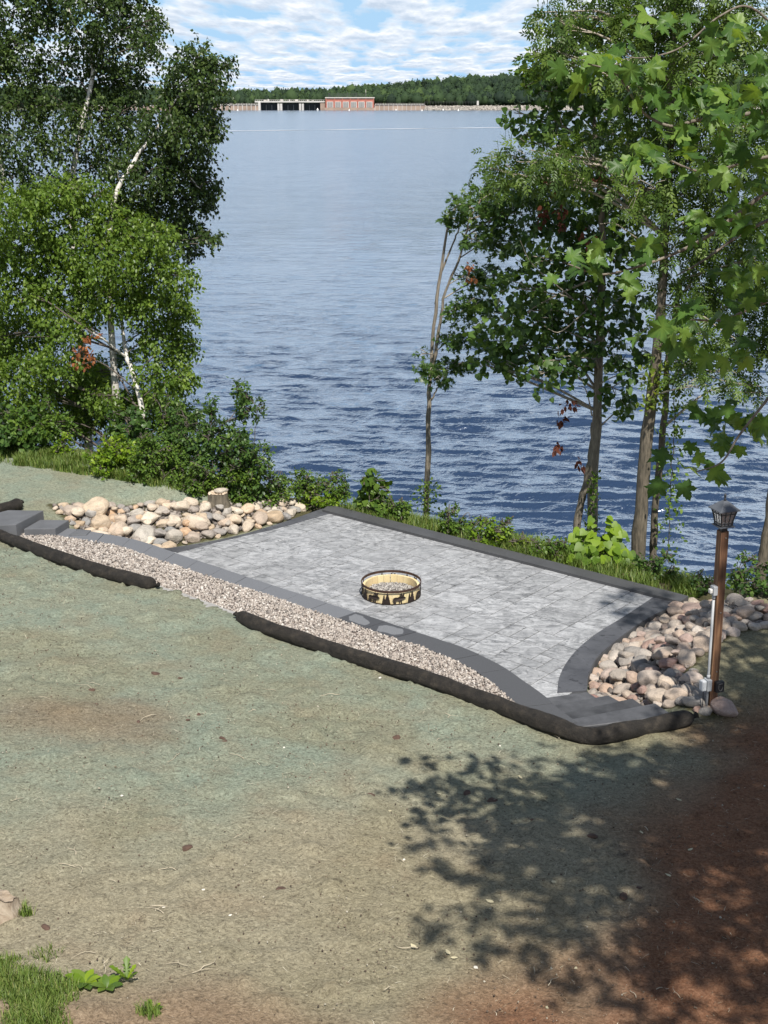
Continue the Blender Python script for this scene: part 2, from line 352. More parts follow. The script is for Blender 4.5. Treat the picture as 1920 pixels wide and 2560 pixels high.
# ------------------------------------------------------------------ ground
def axis(lo, hi, f0, f1, step, grow=1.18):
    mid = list(np.arange(f0, f1, step)); a = mid[0]; s = step; L = []
    while a > lo: s *= grow; a -= s; L.append(a)
    b = mid[-1]; s = step; Rr = []
    while b < hi: s *= grow; b += s; Rr.append(b)
    return np.array(L[::-1] + mid + Rr)
def build_ground():
    xs = axis(-1500, 1500, -8.5, 8.5, 0.07); ys = axis(-300, 1200, 6.0, 28.0, 0.07)
    X, Y = np.meshgrid(xs, ys); Z = tz(X, Y)
    dw, sg = seg_dist(X, Y, WALL); nearf = (sg < 0) * sstep(0.2, 0.8, dw)
    clod = np.maximum(fbm(X * 5, Y * 5, 4, 21) - 0.58, 0) * 0.26 - np.maximum(fbm(X * 3.4, Y * 3.4, 3, 91) - 0.64, 0) * 0.22 + (fbm(X * 11, Y * 11, 3, 31) - 0.5) * 0.024 + (fbm(X * 2.1, Y * 2.1, 3, 35) - 0.5) * 0.03
    Z = Z + np.where(Z > -3, clod * (0.35 + 0.65 * nearf), 0) * np.where(np.abs(X) < 9, 1, 0) * (Y < 28) * (Y > 5)
    Z = np.where(in_poly(X, Y, GRAVEL_POLY), np.minimum(Z, .44), Z)
    ny, nx = X.shape; idx = np.arange(nx * ny).reshape(ny, nx)
    Q = np.stack([idx[:-1, :-1], idx[:-1, 1:], idx[1:, 1:], idx[1:, :-1]], -1).reshape(-1, 4)
    # soil map: red soil / brown / grass-green earth (what lies there)
    nA = fbm(X * .55, Y * .55, 4, 5); nB = fbm(X * .9, Y * .9, 4, 15)
    red = sstep(0.0, 1.0, (X - (.30 + (Y - 8.1) * .56)) / 1.2 + (nA - .5) * 2.0) * sstep(14.2, 12.6, Y + (nB - .5) * 1.6)
    d2 = seg_dist(X, Y, [(-3.6, 12.3), (-2.8, 12.2)])[0]; red = np.maximum(red, .42 * sstep(.9, .2, d2 + (nB - .5) * .9))
    d3 = seg_dist(X, Y, [(-2.7, 6.8), (-1.2, 7.15), (1.0, 6.4)])[0]; red = np.maximum(red, .5 * sstep(.9, .15, d3 + (nA - .5) * .9))
    red = np.maximum(red, 0.12 * sstep(.64, .76, fbm(X * 2.6, Y * 2.6, 4, 77)))
    tan = sstep(12.2, 9.2, Y + (nA - .5) * 3.0 + X * -.25) ; ol = sstep(.48, .68, nB) * .45
    ol = np.maximum(ol, sstep(1.1, .2, dw + (nA - .5)) * (sg < 0))
    ol = np.maximum(ol, sstep(3.0, 3.8, X + (nA - .5)) * sstep(12.0, 13.0, Y))
    db, sb = seg_dist(X, Y, BANK); earth = sstep(-1.6, -.8, db * sb + (nA - .5) * .6)
    earth = np.where(in_poly(X, Y, LROCK) | in_poly(X, Y, RROCK), 1.0, earth)  # dark earth colour set across both rock beds, seen between the boulders
    col = np.stack([red, tan, ol], -1).reshape(-1, 3)
    m, nt, p = mat('lawn_soil'); L = nt.links.new; v = geopos(nt)
    a = N(nt, 'ShaderNodeAttribute'); a.attribute_name = 'soil'; s = N(nt, 'ShaderNodeSeparateColor'); L(a.outputs['Color'], s.inputs[0])
    e = N(nt, 'ShaderNodeAttribute'); e.attribute_name = 'earth'
    fine = noise(nt, v, 34, 7, 0.76, 0.9); fine2 = noise(nt, scaled(nt, v, (1, 1.3, 1)), 13, 6, 0.72, 1.6); big = noise(nt, v, 2.3, 4, .6)
    def fib(lo, mid, hi): return ramp(nt, fine, [(0.27, lo), (0.47, mid), (0.72, hi)])
    mulch = fib((0.065, 0.066, 0.045), (0.212, 0.226, 0.165), (0.38, 0.397, 0.30))
    teal = fib((0.065, 0.070, 0.052), (0.194, 0.226, 0.172), (0.35, 0.392, 0.31))
    c = mixc(nt, ramp(nt, big, [(.42, 0), (.62, 1)]), mulch, teal)
    tanc = fib((0.085, 0.072, 0.05), (0.27, 0.23, 0.154), (0.47, 0.41, 0.29))
    c = mixc(nt, math_node(nt, 'MULTIPLY', s.outputs[1], 0.85), c, tanc)
    c = mixc(nt, math_node(nt, 'MULTIPLY', s.outputs[2], 0.8), c, fib((0.06, 0.052, 0.03), (0.195, 0.168, 0.098), (0.34, 0.30, 0.19)))
    c = mixc(nt, s.outputs[0], c, fib((0.055, 0.026, 0.015), (0.185, 0.088, 0.048), (0.34, 0.19, 0.115)))
    c = mixc(nt, e.outputs['Fac'], c, fib((0.03, 0.03, 0.015), (0.075, 0.07, 0.035), (0.13, 0.12, 0.06)))
    dk = ramp(nt, fine2, [(0.36, 1), (0.47, 0)])
    c = mixc(nt, math_node(nt, 'MULTIPLY', dk, 0.55), c, (0.055, 0.045, 0.032))
    L(c, p.inputs['Base Color']); p.inputs['Roughness'].default_value = 0.95; p.inputs['Specular IOR Level'].default_value = 0.15
    h = math_node(nt, 'ADD', math_node(nt, 'ADD', fine, math_node(nt, 'MULTIPLY', fine2, 1.3)), math_node(nt, 'MULTIPLY', noise(nt, v, 6.5, 4, .6, .8), 1.9)); bump(nt, p, h, 0.75, 0.022)
    me = mesh_np('ground', np.stack([X, Y, Z], -1).reshape(-1, 3), Q, m, True, {'soil': col, 'earth': earth.reshape(-1)})
    link('ground', me, kind='structure', label='sloping lawn bed of grey green seed mulch and red soil')
build_ground()

# ------------------------------------------------------------------ lake
def water_mat(name):
    m, nt, p = mat(name); v = geopos(nt); sx = N(nt, 'ShaderNodeSeparateXYZ'); nt.links.new(v, sx.inputs[0])
    p.inputs['Base Color'].default_value = (0.010, 0.022, 0.046, 1); p.inputs['IOR'].default_value = 2.6
    mr = N(nt, 'ShaderNodeMapRange'); nt.links.new(sx.outputs[1], mr.inputs[0]); mr.inputs[1].default_value = 45; mr.inputs[2].default_value = 220     # open water: the wind waves carry more relief out there
    far = mr.outputs[0]
    nt.links.new(math_node(nt, 'ADD', math_node(nt, 'MULTIPLY', far, .10), .04), p.inputs['Roughness'])
    gust = ramp(nt, noise(nt, scaled(nt, v, (.5, 1, 1)), .35, 3), [(.35, .45), (.65, 1.3)])
    r1 = math_node(nt, 'MULTIPLY', noise(nt, scaled(nt, v, (.8, 1, 1)), 6.0, 3, .6, .2), .022)
    r2 = math_node(nt, 'MULTIPLY', math_node(nt, 'MULTIPLY', noise(nt, scaled(nt, v, (.65, 1, 1)), 1.9, 4, .5, .35), .125), gust)
    r3 = math_node(nt, 'MULTIPLY', math_node(nt, 'MULTIPLY', noise(nt, scaled(nt, v, (.55, 1, 1)), .8, 4, .55, .3), .20), far)
    r4 = math_node(nt, 'MULTIPLY', math_node(nt, 'MULTIPLY', noise(nt, scaled(nt, v, (1.0, .42, 1)), .5, 3, .6, .2), .42), far)
    nb = bump(nt, p, math_node(nt, 'ADD', math_node(nt, 'ADD', r1, r4), math_node(nt, 'ADD', r2, r3)), 1.0, 1.0)
    gl = N(nt, 'ShaderNodeBsdfGlossy'); gl.inputs['Color'].default_value = (.84, .92, 1.0, 1); nt.links.new(math_node(nt, 'ADD', math_node(nt, 'MULTIPLY', far, .13), .09), gl.inputs['Roughness']); nt.links.new(nb, gl.inputs['Normal'])
    mx = N(nt, 'ShaderNodeMixShader'); mx.inputs[0].default_value = .46; out = [q for q in nt.nodes if q.type == 'OUTPUT_MATERIAL'][0]
    nt.links.new(p.outputs[0], mx.inputs[1]); nt.links.new(gl.outputs[0], mx.inputs[2]); nt.links.new(mx.outputs[0], out.inputs[0])
    return m
YS0, YS1 = 23.0, 420.0
M['water'] = water_mat('lake_water')
def build_water():
    nr, nc = 560, 600
    v0 = CAMZ - WATER_Z
    ang = np.linspace(math.atan(v0 / YS0), math.atan(v0 / YS1), nr); Yr = v0 / np.tan(ang)
    T = np.linspace(-1, 1, nc); Y = np.repeat(Yr[:, None], nc, 1); X = T[None] * (0.40 * Y + 4.0)
    H = np.zeros_like(X); DX = np.zeros_like(X); DY = np.zeros_like(X); r = np.random.default_rng(3)
    K = 84
    lam = np.exp(np.linspace(math.log(0.24), math.log(2.6), K)); th = R(-101) + r.normal(0, 0.24, K)      # heading of the waves (towards the shore)
    spacing = np.gradient(Yr)[:, None]
    gust = 0.72 + 0.62 * fbm(X * .045, Y * .022, 3, 41)
    for i in range(K):
        k = 2 * math.pi / lam[i]; amp = 0.0205 * lam[i] ** 1.0 / math.sqrt(K / 14.0) * math.exp(-(math.log(lam[i] / .62)) ** 2 / .8)
        cx, cy = math.cos(th[i]), math.sin(th[i]); ph = k * (X * cx + Y * cy) + r.uniform(0, 6.28)
        fade = sstep(0.5, 0.22, spacing / lam[i])
        H += fade * amp * np.cos(ph); DX -= fade * amp * cx * np.sin(ph) * .45; DY -= fade * amp * cy * np.sin(ph) * .45
    H *= gust
    edge = sstep(YS1, YS1 * .8, Y)
    V = np.stack([X + DX * edge, Y + DY * edge, WATER_Z + H * edge], -1)
    idx = np.arange(nr * nc).reshape(nr, nc)
    Q = np.stack([idx[:-1, :-1], idx[:-1, 1:], idx[1:, 1:], idx[1:, :-1]], -1).reshape(-1, 4)
    link('lake_water', mesh_np('lake_water', V.reshape(-1, 3), Q, M['water'], True), kind='structure')
    # open lake around and beyond the fine sheet
    a0, a1 = 0.40 * YS0 + 4, 0.40 * YS1 + 4
    V = [(-a1, YS1, WATER_Z), (a1, YS1, WATER_Z), (3000, 4000, WATER_Z), (-3000, 4000, WATER_Z), (-a0, YS0, WATER_Z), (a0, YS0, WATER_Z), (-3000, YS0, WATER_Z), (3000, YS0, WATER_Z)]
    me = bpy.data.meshes.new('lake_water'); me.from_pydata(V, [], [(0, 1, 2, 3), (4, 0, 3, 6), (5, 7, 2, 1)]); me.materials.append(M['water'])
    link('lake_water', me, kind='structure')
build_water()
def slick():
    L_ = [px(u, 331 - (u - 300) * .0125, WATER_Z) for u in np.linspace(300, 1700, 60)]; V = []
    for i, q in enumerate(L_):
        w = 4.0 * (.6 + .5 * math.sin(i * .7) * math.sin(i * .23)); V += [(q[0], q[1] - w, WATER_Z + .06), (q[0], q[1] + w, WATER_Z + .06)]
    me = bpy.data.meshes.new('foam_streak'); me.from_pydata(V, [], [(2 * i, 2 * i + 2, 2 * i + 3, 2 * i + 1) for i in range(59)])
    m, nt, p = mat('foam_line'); p.inputs['Base Color'].default_value = (0.46, 0.50, 0.55, 1); p.inputs['Roughness'].default_value = .8; bump(nt, p, noise(nt, geopos(nt), .8, 3), .6, .08)
    me.materials.append(m); link('foam_streak', me, kind='structure')
slick()

# ------------------------------------------------------------------ stone and concrete materials
def concrete_patio():
    m, nt, p = mat('stamped_concrete'); L = nt.links.new; v = geopos(nt)
    oi = N(nt, 'ShaderNodeObjectInfo')
    mp = N(nt, 'ShaderNodeMapping'); mp.inputs['Rotation'].default_value = (0, 0, R(42)); L(v, mp.inputs['Vector']); mp.inputs['Scale'].default_value = (1, 1.9, 1)
    a = noise(nt, mp.outputs[0], 3.8, 8, 0.72, 1.4); b = noise(nt, mp.outputs[0], 8, 6, .7, 2.6); big = noise(nt, v, .8, 3)
    c = ramp(nt, a, [(0.32, (0.10, 0.103, 0.109)), (0.455, (0.228, 0.232, 0.24)), (0.61, (0.40, 0.405, 0.415))])
    c = mixc(nt, ramp(nt, b, [(0.35, 1), (0.45, 0)]), c, (0.075, 0.079, 0.085))
    c = mixc(nt, math_node(nt, 'MULTIPLY', ramp(nt, big, [(.4, 0), (.65, 1)]), .28), c, (0.38, 0.385, 0.395))
    hs = N(nt, 'ShaderNodeHueSaturation'); L(c, hs.inputs['Color']); L(math_node(nt, 'ADD', math_node(nt, 'MULTIPLY', oi.outputs['Random'], .22), .88), hs.inputs['Value'])
    L(hs.outputs[0], p.inputs['Base Color']); p.inputs['Roughness'].default_value = 0.6
    bump(nt, p, math_node(nt, 'ADD', a, math_node(nt, 'MULTIPLY', b, .6)), 0.55, 0.012); return m
M['patio'] = concrete_patio()
def concrete_border():
    m, nt, p = mat('dark_border_concrete'); L = nt.links.new; v = geopos(nt)
    a = noise(nt, v, 2.2, 5, .6); b = noise(nt, scaled(nt, v, (1, 1.6, 1)), 7, 5, .65, 1.5)
    c = ramp(nt, a, [(.3, (0.048, 0.050, 0.058)), (.7, (0.10, 0.103, 0.114))])
    c = mixc(nt, ramp(nt, b, [(.36, 1), (.43, 0)]), c, (0.028, 0.029, 0.034)); L(c, p.inputs['Base Color'])
    p.inputs['Roughness'].default_value = .55; bump(nt, p, b, .3, .008); return m
M['border'] = concrete_border()
M['border_far'] = simple('dark_curb_concrete', (0.062, 0.063, 0.066), .6, .16, 2.5, bmp=.25, world=True)
M['joint'] = simple('joint_concrete', (0.06, 0.062, 0.066), .9, .2, 6, world=True)
def cap_mat(name, dry, wet, amount):
    """cap stone; damp patches creep in from the joints (shape from the block's own faces)"""
    m, nt, p = mat(name); L = nt.links.new; v = geopos(nt)
    n = noise(nt, v, 60, 3); c = ramp(nt, n, [(.3, tuple(k * .88 for k in dry)), (.7, tuple(k * 1.1 for k in dry))])
    at = N(nt, 'ShaderNodeAttribute'); at.attribute_name = 'edge'
    d = math_node(nt, 'ADD', at.outputs['Fac'], math_node(nt, 'MULTIPLY', math_node(nt, 'SUBTRACT', noise(nt, v, 3.5, 3), .5), 1.0))
    w = ramp(nt, d, [(max(0, amount - .02), 1), (min(1, amount + .02), 0)])
    c = mixc(nt, w, c, wet) if amount > 0 else c
    L(c, p.inputs['Base Color']); p.inputs['Roughness'].default_value = .75; bump(nt, p, n, .25, .003); return m
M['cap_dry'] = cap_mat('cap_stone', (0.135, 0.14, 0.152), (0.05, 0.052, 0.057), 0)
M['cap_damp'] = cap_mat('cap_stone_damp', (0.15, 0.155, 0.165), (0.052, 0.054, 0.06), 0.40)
M['cap_dark'] = cap_mat('cap_stone_dark', (0.066, 0.068, 0.074), (0.05, 0.051, 0.055), 0)  # uniform darker tone for the cap stones towards the right
def step_mat():
    m, nt, p = mat('step_stone'); v = geopos(nt); n = noise(nt, v, 5, 6, .65); oi = N(nt, 'ShaderNodeObjectInfo')
    c = ramp(nt, n, [(.3, (0.045, 0.046, 0.051)), (.7, (0.095, 0.097, 0.105))]); hs = N(nt, 'ShaderNodeHueSaturation'); nt.links.new(c, hs.inputs['Color'])
    nt.links.new(math_node(nt, 'ADD', math_node(nt, 'MULTIPLY', oi.outputs['Random'], .8), .6), hs.inputs['Value']); nt.links.new(hs.outputs[0], p.inputs['Base Color']); p.inputs['Roughness'].default_value = .6; bump(nt, p, noise(nt, v, 30, 4), .4, .006); return m
M['step'] = step_mat()
M['step_light'] = simple('step_stone_light', (0.105, 0.108, 0.116), .7, .14, 4, bmp=.3, world=True)
M['edging'] = simple('edging_stone', (0.30, 0.29, 0.275), .8, .2, 10, world=True)

# ------------------------------------------------------------------ patio
def poly_area(P, signed=False):
    a = .5 * sum(P[i][0] * P[(i + 1) % len(P)][1] - P[(i + 1) % len(P)][0] * P[i][1] for i in range(len(P))); return a if signed else abs(a)
def clip_convex(subj, win):
    """part of polygon subj inside the convex window win"""
    if poly_area(win, True) < 0: win = win[::-1]
    out = [tuple(q) for q in subj]
    for i in range(len(win)):
        a, b = win[i], win[(i + 1) % len(win)]; ins = lambda q: (b[0] - a[0]) * (q[1] - a[1]) - (b[1] - a[1]) * (q[0] - a[0]) >= 0; src = out; out = []
        for k in range(len(src)):
            p, q = src[k - 1], src[k]; ip, iq = ins(p), ins(q)
            if ip != iq:
                n1 = (b[0] - a[0]) * (p[1] - a[1]) - (b[1] - a[1]) * (p[0] - a[0]); n2 = (b[0] - a[0]) * (q[1] - a[1]) - (b[1] - a[1]) * (q[0] - a[0]); t = n1 / (n1 - n2)
                out.append((p[0] + (q[0] - p[0]) * t, p[1] + (q[1] - p[1]) * t))
            if iq: out.append(q)
        if not out: return []
    res = []
    for q in out:
        if not res or math.hypot(q[0] - res[-1][0], q[1] - res[-1][1]) > .004: res.append(q)
    if len(res) > 2 and math.hypot(res[0][0] - res[-1][0], res[0][1] - res[-1][1]) <= .004: res.pop()
    return res
def build_patio():
    pt = thing('patio', 'grey stamped concrete patio with dark borders around the fire ring', 'patio')
    wdir = np.array(px(1000, 1599, 0)[:2]) - np.array(px(530, 1444, 0)[:2]); wdir /= np.linalg.norm(wdir); wn = np.array([-wdir[1], wdir[0]])
    if wn[1] < 0: wn = -wn
    org = np.array(px(530, 1430, 0)[:2])
    slabpoly = [(x, y) for x, y in PATIO]
    link('joint_bed', bm_mesh('joint_bed', prism_bm([(p[0], p[1]) for p in PATIO], -0.10, -0.012), M['joint']), pt)
    # ashlar pattern of stamped stones
    mid2 = lambda A, B, n=24: [tuple((a + b)[:2] / 2) for a, b in zip(smooth_path([(*q, 0) for q in A], n), smooth_path([(*q, 0) for q in B], n))]
    floor = mid2(OUT_LEFT, INNER[:4]) + mid2(OUT_FAR, INNER[3:9])[1:] + mid2(OUT_RIGHT, INNER[8:15])[1:] + [(2.0, 14.2)] + [(p[0], p[1]) for p in cap_mid[::-1][8:36]]
    if poly_area(floor, True) < 0: floor = floor[::-1]
    U = 0.215; nx, ny = 46, 34; occ = np.zeros((nx, ny), bool); rr = random.Random(5)
    # the visible floor: inside the outer edge, everything not under the border bands
    sizes = [(3, 2), (2, 3), (2, 2), (3, 1), (2, 1), (1, 2), (1, 1)]; n = 0
    for j in range(ny):
        for i in range(nx):
            if occ[i, j]: continue
            c0 = org + wdir * (i - 12) * U + wn * (j - 6) * U
            rr2 = sizes[:]; wts = [5, 4, 5, 2.5, 3, 2, .6]; cand = []
            for s, w in zip(rr2, wts):
                a, b = s
                if i + a <= nx and j + b <= ny and not occ[i:i + a, j:j + b].any(): cand.append((s, w))
            a, b = rr.choices([c[0] for c in cand], [c[1] for c in cand])[0]; occ[i:i + a, j:j + b] = True
            cs = [c0 + wdir * du * U + wn * dv * U for du, dv in ((0, 0), (a, 0), (a, b), (0, b))]
            mid = sum(cs) / 4
            g = 0.0072; sgn = [(1, 1), (-1, 1), (-1, -1), (1, -1)]
            win = [q + wdir * s0 * g + wn * s1 * g for q, (s0, s1) in zip(cs, sgn)]
            poly = clip_convex(floor, win)
            if len(poly) < 3 or poly_area(poly) < .004: continue
            poly = [np.array(q) - mid for q in poly]
            b_ = prism_bm([(q[0], q[1]) for q in poly], -0.05, 0.0, 0.007 if len(poly) == 4 else 0, 2)
            for vv in b_.verts:
                if vv.co.z > -.02: vv.co.z += rr.uniform(-.0012, .0012)
            o = link('stamped_stone', bm_mesh('stamped_stone', b_, M['patio']), pt); o.location = (mid[0], mid[1], rr.uniform(-.001, .001)); n += 1
    # dark borders, each a slab of its own
    def band(name, outer, innerl, z0, z1, m, bev=.01):
        poly = list(outer) + list(innerl)[::-1]
        b = bmesh.new(); no = 40
        A = smooth_path([(*q, 0) for q in outer], no); B = smooth_path([(*q, 0) for q in innerl], no)
        top = []; 
        ta = [b.verts.new((q[0], q[1], z1)) for q in A]; tb = [b.verts.new((q[0], q[1], z1)) for q in B]
        la = [b.verts.new((q[0], q[1], z0)) for q in A]; lb = [b.verts.new((q[0], q[1], z0)) for q in B]
        for k in range(no - 1):
            b.faces.new((ta[k], ta[k + 1], tb[k + 1], tb[k])); b.faces.new((la[k], la[k + 1], ta[k + 1], ta[k])); b.faces.new((lb[k], tb[k], tb[k + 1], lb[k + 1]))
            b.faces.new((la[k], lb[k], lb[k + 1], la[k + 1]))
        b.faces.new((la[0], ta[0], tb[0], lb[0])); b.faces.new((la[-1], lb[-1], tb[-1], ta[-1]))
        return link(name, bm_mesh(name, b, m), pt)
    band('left_border_band', OUT_LEFT, INNER[:4], -.14, .006, M['border'])['label'] = 'dark narrow border along the boulders on the left'
    band('right_border_band', OUT_RIGHT, INNER[8:15], -.14, .007, M['border'])['label'] = 'wide curved dark border beside the right boulders'
    fo = smooth_path([(*q, 0) for q in OUT_FAR], 20); fi = smooth_path([(*q, 0) for q in W2([(806 + 894 * k / 5, 1280 + 231 * k / 5) for k in range(6)], 0)], 20)
    band('far_curb', [q[:2] for q in fo], [q[:2] for q in fi], -.16, .045, M['border_far'])['label'] = 'charcoal raised curb on the lake side'
    return n
build_patio()

# ------------------------------------------------------------------ retaining wall with cap stones
def build_wall():
    w = thing('retaining_wall', 'curving low retaining wall with grey cap stones along the gravel strip', 'wall')
    up = smooth_path([(*q, 0) for q in CAP_UP], 400); lo = smooth_path([(*q, 0) for q in CAP_LO], 400)
    # parametrise both edges by arc length of the middle line
    def arc(P): return np.concatenate([[0], np.cumsum(np.linalg.norm(np.diff(P, axis=0), axis=1))])
    au, al = arc(up) / arc(up)[-1], arc(lo) / arc(lo)[-1]; Lm = (arc(up)[-1] + arc(lo)[-1]) / 2
    nb = int(round(Lm / 0.50)); rr = random.Random(2)
    at = lambda P, a, t: np.array([np.interp(t, a, P[:, k]) for k in range(2)])
    ts = np.linspace(0, 1, nb + 1)
    for k in range(nb):
        g = 0.004 / Lm; t0, t1 = ts[k] + g, ts[k + 1] - g; tt = np.linspace(t0, t1, 4)
        A = [at(up, au, t) for t in tt]; B = [at(lo, al, t) for t in tt]
        c = (A[0] + A[-1] + B[0] + B[-1]) / 4
        b = bmesh.new(); z1, z0 = CAPZ, CAPZ - .085
        # top grid 4 x 4 with an 'edge' value that grows from the joints to the middle
        rows = []
        for q in (0, .06, .5, .94, 1): rows.append([b.verts.new((*(A[i] * (1 - q) + B[i] * q - c), z1 + rr.uniform(-.001, .001))) for i in range(4)])
        lo_r = [[b.verts.new((*(P[i] - c), z0)) for i in range(4)] for P in (A, B)]
        for r0, r1 in zip(rows[:-1], rows[1:]):
            for i in range(3): b.faces.new((r0[i], r0[i + 1], r1[i + 1], r1[i]))
        for i in range(3):
            b.faces.new((lo_r[0][i], lo_r[0][i + 1], rows[0][i + 1], rows[0][i])); b.faces.new((rows[-1][i], rows[-1][i + 1], lo_r[1][i + 1], lo_r[1][i]))
            b.faces.new((lo_r[0][i + 1], lo_r[0][i], lo_r[1][i], lo_r[1][i + 1]))
        for i in (0, 3): b.faces.new([r[i] for r in rows] + [lo_r[1][i], lo_r[0][i]])
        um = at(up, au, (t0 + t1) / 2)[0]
        mt = M['cap_dry'] if um < -0.55 else (M['cap_damp'] if um < 0.45 else M['cap_dark'])
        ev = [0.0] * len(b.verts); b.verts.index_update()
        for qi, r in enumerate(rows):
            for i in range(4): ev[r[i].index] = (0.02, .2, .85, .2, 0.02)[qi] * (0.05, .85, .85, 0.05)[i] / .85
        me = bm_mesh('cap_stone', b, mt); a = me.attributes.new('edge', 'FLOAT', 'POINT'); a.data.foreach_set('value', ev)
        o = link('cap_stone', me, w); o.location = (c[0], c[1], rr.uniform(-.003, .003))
        # two courses of wall blocks below, set back
        if -6.0 < um:
            for cz0, cz1 in ((-.02, .195), (.2, .413)):
                h = .06 if cz0 < 0 else .08
                P = [A[0] + (B[0] - A[0]) * .1, A[-1] + (B[-1] - A[-1]) * .1, A[-1] + (B[-1] - A[-1]) * .8, A[0] + (B[0] - A[0]) * .8]
                oo = link('wall_block', bm_mesh('wall_block', prism_bm([tuple(q - c) for q in P], cz0, cz1), M['cap_dry']), w); oo.location = (c[0], c[1], 0)
build_wall()

# ------------------------------------------------------------------ steps
def build_steps():
    s = thing('stone_steps', 'dark stone steps from the patio corner up to the lawn roll', 'steps')
    E_ = STEP_EDGES + [STEP_FRONT]
    for k in range(4):
        (a, b, z) = E_[k]; c, d, z2 = E_[k + 1]
        A = px(*a, z)[:2]; B = px(*b, z)[:2]; C = px(*c, z2)[:2]; D = px(*d, z2)[:2]
        ax = (B - A) / np.linalg.norm(B - A); A = A - ax * .25                                  # tail runs under the wall cap
        C2 = C - ax * .2 + (C - A) * .12; D2 = B + (D - B) * 1.12
        if k == 3: C2 = C - ax * .15; D2 = D
        D2 = np.array(B) + (np.array(D2) - np.array(B)); 
        link('step', bm_mesh('step', prism_bm([tuple(A), tuple(B), tuple(D2), tuple(C2)], -.1 if k == 0 else E_[k][2] - .2, z, .02, 3), M['step']), s)
    s2 = thing('stone_steps', 'light grey stone steps ending at the boulders below the black roll', 'steps')
    def slab(pp, z, h):
        P = [tuple(px(u, v, z)[:2]) for u, v in pp]
        link('step', bm_mesh('step', prism_bm(P, z - h, z, .012, 2), M['step_light']), s2)
    slab([(-90, 1303), (20, 1275), (108, 1276), (40, 1311), (-90, 1317)], 0.72, .22)
    slab([(60, 1322), (100, 1299), (172, 1300), (138, 1321)], 0.62, .22)
    slab([(172, 1336), (196, 1322), (228, 1325), (216, 1336)], 0.52, .22)
build_steps()

# ------------------------------------------------------------------ edging strip on the lawn side of the gravel
EDGE_LINE = [(330, 1455), (381, 1475), (430, 1491), (482, 1509), (536, 1529), (590, 1549), (660, 1573)]
def build_edging():
    e = thing('edging_strip', 'pale stone edging strip between the two black rolls', 'edging')
    P = smooth_path([px(u, v, .47) for u, v in EDGE_LINE], 14)
    for k in range(13):
        a, b = P[k], P[k + 1]; d = (b - a) / np.linalg.norm(b - a); n = np.array([-d[1], d[0], 0]); a = a + d * .005; b = b - d * .005
        poly = [tuple((q + n * s)[:2]) for q, s in ((a, .05), (b, .05), (b, -.11), (a, -.11))]
        link('edging_block', bm_mesh('edging_block', prism_bm(poly, .36, .545 + .004 * (k % 3), .008), M['edging']), e)
build_edging()

# ------------------------------------------------------------------ gravel strip (uncountable stones)
def ico(sub):
    b = bmesh.new(); bmesh.ops.create_icosphere(b, subdivisions=sub, radius=1.0)
    V = np.array([v.co[:] for v in b.verts]); T = np.array([[v.index for v in f.verts] for f in b.faces]); b.free(); return V, T
IV1, IT1 = ico(1); IV2, IT2 = ico(2)
def rot_mats(n, r=rng):
    q = r.normal(size=(n, 4)); q /= np.linalg.norm(q, axis=1)[:, None]; w, x, y, z = q.T
    return np.stack([1 - 2 * (y * y + z * z), 2 * (x * y - z * w), 2 * (x * z + y * w), 2 * (x * y + z * w), 1 - 2 * (x * x + z * z), 2 * (y * z - x * w),
                     2 * (x * z - y * w), 2 * (y * z + x * w), 1 - 2 * (x * x + y * y)], -1).reshape(n, 3, 3)
def scatter_stones(name, P, rad, m, flat=False):
    n = len(P); S = rng.uniform(.6, 1.15, (n, 3)); Rm = rot_mats(n)
    J = IV1[None] * (1 + rng.uniform(-.22, .22, (n, len(IV1), 1)))
    V = np.einsum('nij,nkj->nki', Rm, J * S[:, None]) * rad[:, None, None] + P[:, None]
    Fc = (IT1[None] + (np.arange(n) * len(IV1))[:, None, None]).reshape(-1, 3)
    return mesh_np(name, V.reshape(-1, 3), Fc, m, False, {'tint': np.repeat(rng.random(n), len(IV1))})
def gravel_mat(name, stops, sc=1.0):
    m, nt, p = mat(name); at = N(nt, 'ShaderNodeAttribute'); at.attribute_name = 'tint'
    c = ramp(nt, at.outputs['Fac'], stops); n = noise(nt, geopos(nt), 90, 3)
    nt.links.new(mixc(nt, .35, c, ramp(nt, n, [(.3, .5), (.7, 1.0)]), 'MULTIPLY'), p.inputs['Base Color']); p.inputs['Roughness'].default_value = .85; return m
M['gravel'] = gravel_mat('gravel', [(0, (0.13, 0.115, 0.105)), (.2, (0.27, 0.235, 0.21)), (.5, (0.42, 0.372, 0.322)), (.75, (0.37, 0.315, 0.275)), (1, (0.62, 0.58, 0.53))])
M['ash_gravel'] = gravel_mat('ash_gravel', [(0, (0.10, 0.09, 0.085)), (.5, (0.28, 0.26, 0.24)), (1, (0.5, 0.47, 0.43))])
def rand_in_poly(poly, n):
    P = np.array(poly)[:, :2]; lo, hi = P.min(0), P.max(0); out = []
    c = 0
    while c < n:
        q = rng.uniform(lo, hi, (n * 3, 2)); q = q[in_poly(q[:, 0], q[:, 1], poly)]; out.append(q); c += len(q)
    return np.concatenate(out)[:n]
def build_gravel():
    north = [tuple(q) for q in CAP_LO[1:-1]]; south = W2(GR_SOUTH, .47)
    poly = north + south[::-1]
    bed = link('gravel_bed', bm_mesh('gravel_bed', prism_bm(poly, .30, .492), simple('gravel_base', (0.22, 0.18, 0.16), .9, .4, 60, world=True)), kind='structure')
    q = rand_in_poly(poly, 15000); rad = rng.uniform(.010, .021, len(q)) * (1 + .35 * (rng.random(len(q)) > .9))
    z = .494 + rng.random(len(q)) * .022
    P = np.column_stack([q, z])
    link('gravel', scatter_stones('gravel', P, rad, M['gravel']), kind='stuff', label='crushed pinkish gravel strip between wall caps and black rolls', category='gravel')
build_gravel()

